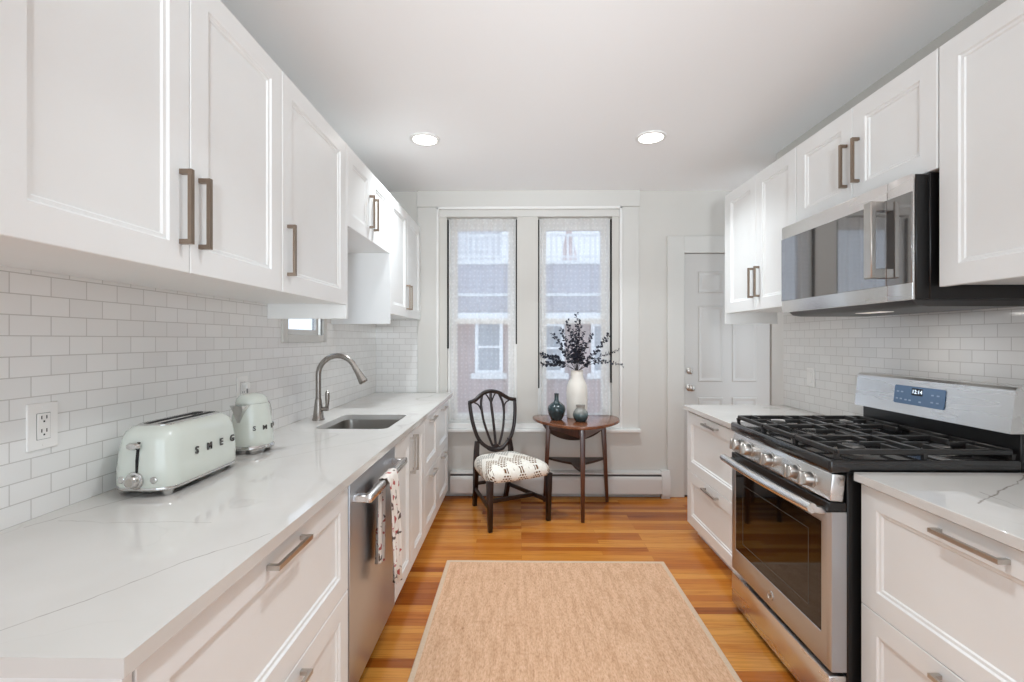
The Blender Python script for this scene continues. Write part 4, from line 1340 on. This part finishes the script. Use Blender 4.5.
for pts, r in (([(238, 625), (233, 520), (224, 400), (216, 300), (209, 215), (209, 125)], 0.0115),
               ([(206, 628), (166, 520), (131, 400), (116, 300), (112, 220), (128, 140)], 0.0102),
               ([(272, 622), (310, 500), (330, 380), (335, 290), (324, 210), (292, 135)], 0.0102)):
    obj('splat', MB().tube(curve(pts, 6), r, 8), M['mahogany'], ch, sharp=60)
br_ = [([(212, 225), (178, 165), (150, 130)], 0.0065), ([(212, 225), (236, 165), (262, 122)], 0.0065), ([(113, 300), (84, 245), (30, 216)], 0.0065), ([(334, 285), (352, 225), (398, 192)], 0.0065)]
bb = MB()
for pts, r in br_:
    bb.tube(curve(pts, 6), r, 8)
obj('splat_branch', bb, M['mahogany'], ch, sharp=60)
ros = []
c0 = BP(237, 668)
rr_ = MB()
poly = [(0.040 * math.cos(a), 0.050 * math.sin(a)) for a in [PI * k / 14 for k in range(15)]]
rr_.prism(poly, -0.009, 0.009, 0.003, 2, Matrix.Translation(c0) @ Matrix.Rotation(math.radians(90 - 6), 4, 'X'))
obj('rosette', rr_, M['mahogany'], ch)
md = BP(210, 188)
obj('medallion', MB().prism([(0.011 * math.cos(a), 0.016 * math.sin(a)) for a in [2 * PI * k / 16 for k in range(16)]], -0.008, 0.008, 0.003, 2, Matrix.Translation(md) @ Matrix.Rotation(math.radians(84), 4, 'X')), M['mahogany'], ch)

# ================================================================== TABLE
tt = thing('side_table', (0.485, 3.78, 0), 'three-legged walnut drop-leaf table in front of the window', 'table')
TZ = 0.735
ctrl = [(0.185, 4.0), (0.135, 3.955), (0.118, 3.88), (0.155, 3.72), (0.28, 3.53), (0.475, 3.425), (0.66, 3.52), (0.79, 3.69), (0.828, 3.85), (0.815, 3.95), (0.77, 4.0)]
poly = []
for i in range(len(ctrl) - 1):
    a = Vector(ctrl[max(i - 1, 0)]); p0 = Vector(ctrl[i]); p1 = Vector(ctrl[i + 1]); c = Vector(ctrl[min(i + 2, len(ctrl) - 1)])
    for k in range(6):
        t = k / 6
        q = 0.5 * ((2 * p0) + (p1 - a) * t + (2 * a - 5 * p0 + 4 * p1 - c) * t * t + (3 * p0 - a - 3 * p1 + c) * t ** 3)
        poly.append((q.x, q.y))
poly.append(ctrl[-1])
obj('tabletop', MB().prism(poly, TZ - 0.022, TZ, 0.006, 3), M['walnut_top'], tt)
# the hanging leaf
lf = []
for k in range(25):
    a = PI + PI * k / 24
    lf.append((0.477 + 0.285 * math.cos(a), 0.712 + 0.20 * math.sin(a)))
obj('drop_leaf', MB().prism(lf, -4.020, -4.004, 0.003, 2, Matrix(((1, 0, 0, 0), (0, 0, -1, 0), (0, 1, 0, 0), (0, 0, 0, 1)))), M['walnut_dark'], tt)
LG = [((0.485, 3.515), (0.485, 3.530)), ((0.752, 3.965), (0.715, 3.945)), ((0.222, 3.965), (0.258, 3.945))]
for f0, t0 in LG:
    obj('leg', MB().bar((f0[0], f0[1], 0.0), (t0[0], t0[1], TZ - 0.022), 0.026, 0.026, 0.040, 0.040, bevel=0.004), M['walnut'], tt)
cen = Vector((0.485, 3.80))
for (a, b2) in ((0, 1), (1, 2), (2, 0)):
    p0, p1 = Vector(LG[a][1]), Vector(LG[b2][1])
    obj('apron', MB().bar((p0.x, p0.y, 0.669), (p1.x, p1.y, 0.669), 0.085, 0.018, xdir=(0, 0, 1)), M['walnut'], tt)
sh_ = []
corners = [Vector(l[0]).lerp(Vector(l[1]), 0.52) for l in LG]
for a, b2 in ((0, 1), (1, 2), (2, 0)):
    p0, p1 = corners[a], corners[b2]
    for k in range(8):
        s = k / 8
        q = p0.lerp(p1, s)
        q = q + (cen - q).normalized() * 0.075 * math.sin(PI * s) * (0.15 if a == 1 else 1.0)
        sh_.append((q.x, q.y))
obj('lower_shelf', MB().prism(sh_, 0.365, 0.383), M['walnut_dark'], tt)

# ================================================================== VASES AND BRANCHES
def vase(name, x, y, prof, m, label):
    full = [(r, TZ + h) for r, h in prof]
    inner = [(max(r - 0.006, 0.0005), TZ + h) for r, h in reversed(prof) if h > 0.015]
    inner[0] = (prof[-1][0] - 0.005, TZ + prof[-1][1] - 0.001)
    return tag(obj(name, MB().lathe([(0.0005, TZ + prof[0][1])] + full + inner + [(0.0005, TZ + 0.016)], (x, y, 0), 36), m, org=(x, y, TZ)), label, 'vase')
VX, VY = 0.483, 3.85
vase('tall_vase', VX, VY, [(0.076, 0), (0.082, 0.006), (0.085, 0.04), (0.087, 0.20), (0.084, 0.255), (0.070, 0.295), (0.054, 0.325), (0.050, 0.345), (0.050, 0.385), (0.056, 0.392)], M['stoneware'], 'tall cream stoneware vase holding dark branches on the small table')
vase('bottle_vase', 0.306, 3.745, [(0.040, 0), (0.044, 0.005), (0.060, 0.035), (0.071, 0.070), (0.073, 0.090), (0.066, 0.112), (0.046, 0.130), (0.026, 0.142), (0.0185, 0.158), (0.0175, 0.200), (0.0205, 0.212)], M['teal'], 'dark teal narrow-necked bottle vase nearer the chair')
vase('bud_vase', 0.488, 3.665, [(0.036, 0), (0.041, 0.004), (0.054, 0.026), (0.060, 0.050), (0.056, 0.075), (0.042, 0.094), (0.033, 0.104), (0.032, 0.116), (0.037, 0.130)], M['glazed'], 'small round grey and teal vase in front of the tall cream vase')

def sprig(tip, label, bend=0.0, leafy=1.0, start=0.30, size=1.0, group=None):
    base = Vector((VX + random.uniform(-.02, .02), VY + random.uniform(-.02, .02), TZ + 0.20))
    mouth = Vector((VX + (tip[0] - VX) * 0.05, VY + (tip[1] - VY) * 0.05, TZ + 0.39))
    tipv = Vector(tip)
    mid = mouth.lerp(tipv, 0.5) + Vector((0, 0, bend))
    P = [base, mouth]
    for k in range(1, 13):
        t = k / 12
        P.append(mouth * (1 - t) ** 2 + mid * 2 * t * (1 - t) + tipv * t * t)
    root = thing('leafy_sprig', (base.x, base.y, base.z), label, 'branch', group)
    obj('stem', MB().tube(P, [0.0026 - 0.0015 * k / 13 for k in range(14)], 6), M['twig'], root)
    lb = MB()
    bm_ = lb.bm
    L = P[1:]
    total = sum((b2 - a).length for a, b2 in zip(L, L[1:]))
    nl = int(total * 140 * leafy)
    for k in range(nl):
        t = start + (1 - start) * (k + random.random() * 0.7) / nl
        f = t * (len(L) - 1)
        i = min(int(f), len(L) - 2)
        p = L[i].lerp(L[i + 1], f - i)
        T = (L[i + 1] - L[i]).normalized()
        rnd = Vector((random.uniform(-1, 1), random.uniform(-1, 1), random.uniform(-1, 1)))
        side = T.cross(rnd).normalized()
        d = (side + T * random.uniform(0.1, 0.7)).normalized()
        wv = d.cross(Vector((random.uniform(-1, 1), random.uniform(-1, 1), random.uniform(-1, 1)))).normalized()
        n = d.cross(wv)
        ln = random.uniform(0.024, 0.036) * size * (1.15 - 0.45 * t)
        w = ln * random.uniform(0.30, 0.42)
        o0 = p + d * 0.002
        pts = [o0, o0 + d * ln * 0.3 + wv * w + n * 0.001, o0 + d * ln * 0.72 + wv * w * 0.8 + n * 0.002, o0 + d * ln, o0 + d * ln * 0.72 - wv * w * 0.8 + n * 0.002, o0 + d * ln * 0.3 - wv * w + n * 0.001]
        ctr = o0 + d * ln * 0.5 - n * 0.002
        vs = [bm_.verts.new(q) for q in pts]
        vc = bm_.verts.new(ctr)
        for q in range(6):
            bm_.faces.new((vs[q], vs[(q + 1) % 6], vc))
    obj('leaves', lb, M['leaf'], root, sharp=180)
G = 'dark leafy sprigs crowded in the tall vase'
LBL = 'dark-leaved upright sprig among the crowded middle of the cream vase'
sprig((0.475, 3.80, 1.595), 'tallest dark-leaved sprig rising straight from the cream vase', 0.02, 0.75, 0.2)
for tip in ((0.402, 3.82, 1.545), (0.505, 3.78, 1.54), (0.455, 3.86, 1.47), (0.535, 3.80, 1.45), (0.345, 3.80, 1.47)):
    sprig(tip, LBL, 0.01, 1.0, 0.15, group=G)
sprig((0.268, 3.78, 1.435), 'thin dark sprig leaning up over the teal bottle vase', 0.03, 0.7, 0.25)
sprig((0.335, 3.74, 1.318), 'short bare-tipped dark sprig pointing toward the teal bottle vase', 0.0, 0.5, 0.3)
sprig((0.180, 3.80, 1.253), 'dense horizontal dark sprig, upper of two reaching toward the chair side', 0.05, 1.5, 0.35, 1.15)
sprig((0.190, 3.76, 1.178), 'dense horizontal dark sprig, lower of two reaching toward the chair side', 0.06, 1.5, 0.3, 1.15)
sprig((0.600, 3.80, 1.432), 'dark sprig of middle height leaning toward the door side', 0.02, 1.0, 0.15)
sprig((0.735, 3.77, 1.420), 'long full dark sprig slanting up toward the window casing', -0.02, 1.0, 0.15, 1.1)
sprig((0.820, 3.80, 1.292), 'thin dark sprig stretching level to the window casing', 0.05, 0.55, 0.35, 0.9)
sprig((0.850, 3.76, 1.160), 'thin drooping dark sprig hanging lowest beside the window casing', 0.11, 0.55, 0.3, 0.9)

# ================================================================== OUTSIDE THE WINDOWS
nb = thing('neighbor_building', (0, 13.5, -5), 'red brick building seen through the lace curtains', 'building')
b = MB().box(-3.2, 9, 12, 15, -5, 1.90)
obj('brick_wall', b, M['brick'], nb)
obj('cornice', MB().box(-3.35, 9.2, 11.85, 15.2, 1.90, 2.06, 0.02), M['ext_white'], nb)
def ext_window(x0, x1, z0, z1):
    f = MB()
    for a in ((x0, x0 + .09, z0, z1), (x1 - .09, x1, z0, z1), (x0 + .09, x1 - .09, z1 - .08, z1), (x0 + .09, x1 - .09, z0, z0 + .07), (x0 + .09, x1 - .09, (z0 + z1) / 2 - .03, (z0 + z1) / 2 + .03)):
        f.box(a[0], a[1], 11.94, 12.0, a[2], a[3])
    fr = obj('window', f, M['ext_white'], nb)
    obj('window_pane', MB().box(x0 + .09, x1 - .09, 11.985, 11.999, z0 + .07, z1 - .08), M['ext_glass'], fr)
    obj('window_sill', MB().box(x0 - .10, x1 + .10, 11.86, 12.0, z0 - .15, z0, 0.01), M['stone'], nb)
ext_window(-1.12, -0.40, 0.52, 1.86)
ext_window(0.30, 1.18, 0.52, 1.80)
ext_window(1.86, 2.74, 0.52, 1.80)
gb_ = thing('clapboard_house', (0.5, 18, -5), 'grey clapboard house with a roof deck behind the brick building', 'building')
obj('clapboard_wall', MB().box(-4, 10, 16, 20, -5, 3.95), M['ext_grey'], gb_)
obj('roof_edge', MB().box(-4.1, 10.1, 15.85, 20.1, 3.95, 4.08, 0.02), M['ext_white'], gb_)
obj('trim_board', MB().box(-4.02, 10.02, 15.95, 16.0, 2.86, 2.97), M['ext_white'], gb_)
rl = MB().box(-4, 10, 15.95, 16.03, 4.92, 5.0).box(-4, 10, 15.95, 16.03, 4.2, 4.26)
obj('deck_rail', rl, M['ext_white'], gb_)
for k in range(38):
    x = -2.9 + k * 0.19
    obj('baluster', MB().box(x, x + 0.06, 15.96, 16.02, 4.08, 4.92), M['ext_white'], gb_)
wh = thing('white_house', (-2.9, 24, -5), 'tall pale house showing behind the deck rail in the window behind the chair', 'building')
obj('house_wall', MB().box(-5.5, -1.05, 22, 27, -5, 6.9), M['ext_pale'], wh)
obj('roof_edge', MB().box(-5.7, -0.9, 21.8, 27.2, 6.9, 7.05), M['ext_white'], wh)
chh = thing('church', (8, 72, -5), 'distant pinkish church with pointed spires on the skyline', 'church')
obj('nave', MB().box(1.5, 14.5, 66, 80, -5, 10.4), M['church'], chh)
obj('nave_roof', MB().loops([[(1.2, 65.5, 10.4), (14.8, 65.5, 10.4), (14.8, 80.5, 10.4), (1.2, 80.5, 10.4)], [(3.4, 70, 13.0), (12.6, 70, 13.0), (12.6, 76, 13.0), (3.4, 76, 13.0)]]), M['church'], chh)
for x, h in ((7.0, 18.0), (2.4, 14.6), (12.6, 14.4)):
    obj('spire', MB().loops([[(x - 1, 64, -5), (x + 1, 64, -5), (x + 1, 66, -5), (x - 1, 66, -5)], [(x - 1, 64, h - 5), (x + 1, 64, h - 5), (x + 1, 66, h - 5), (x - 1, 66, h - 5)],
                            [(x - .05, 64.95, h), (x + .05, 64.95, h), (x + .05, 65.05, h), (x - .05, 65.05, h)]]), M['church'], chh)
struct('ground', MB().box(-60, 60, 4.6, 110, -5.2, -5.0), mat('snowy_ground', (206, 206, 208), 0.9))
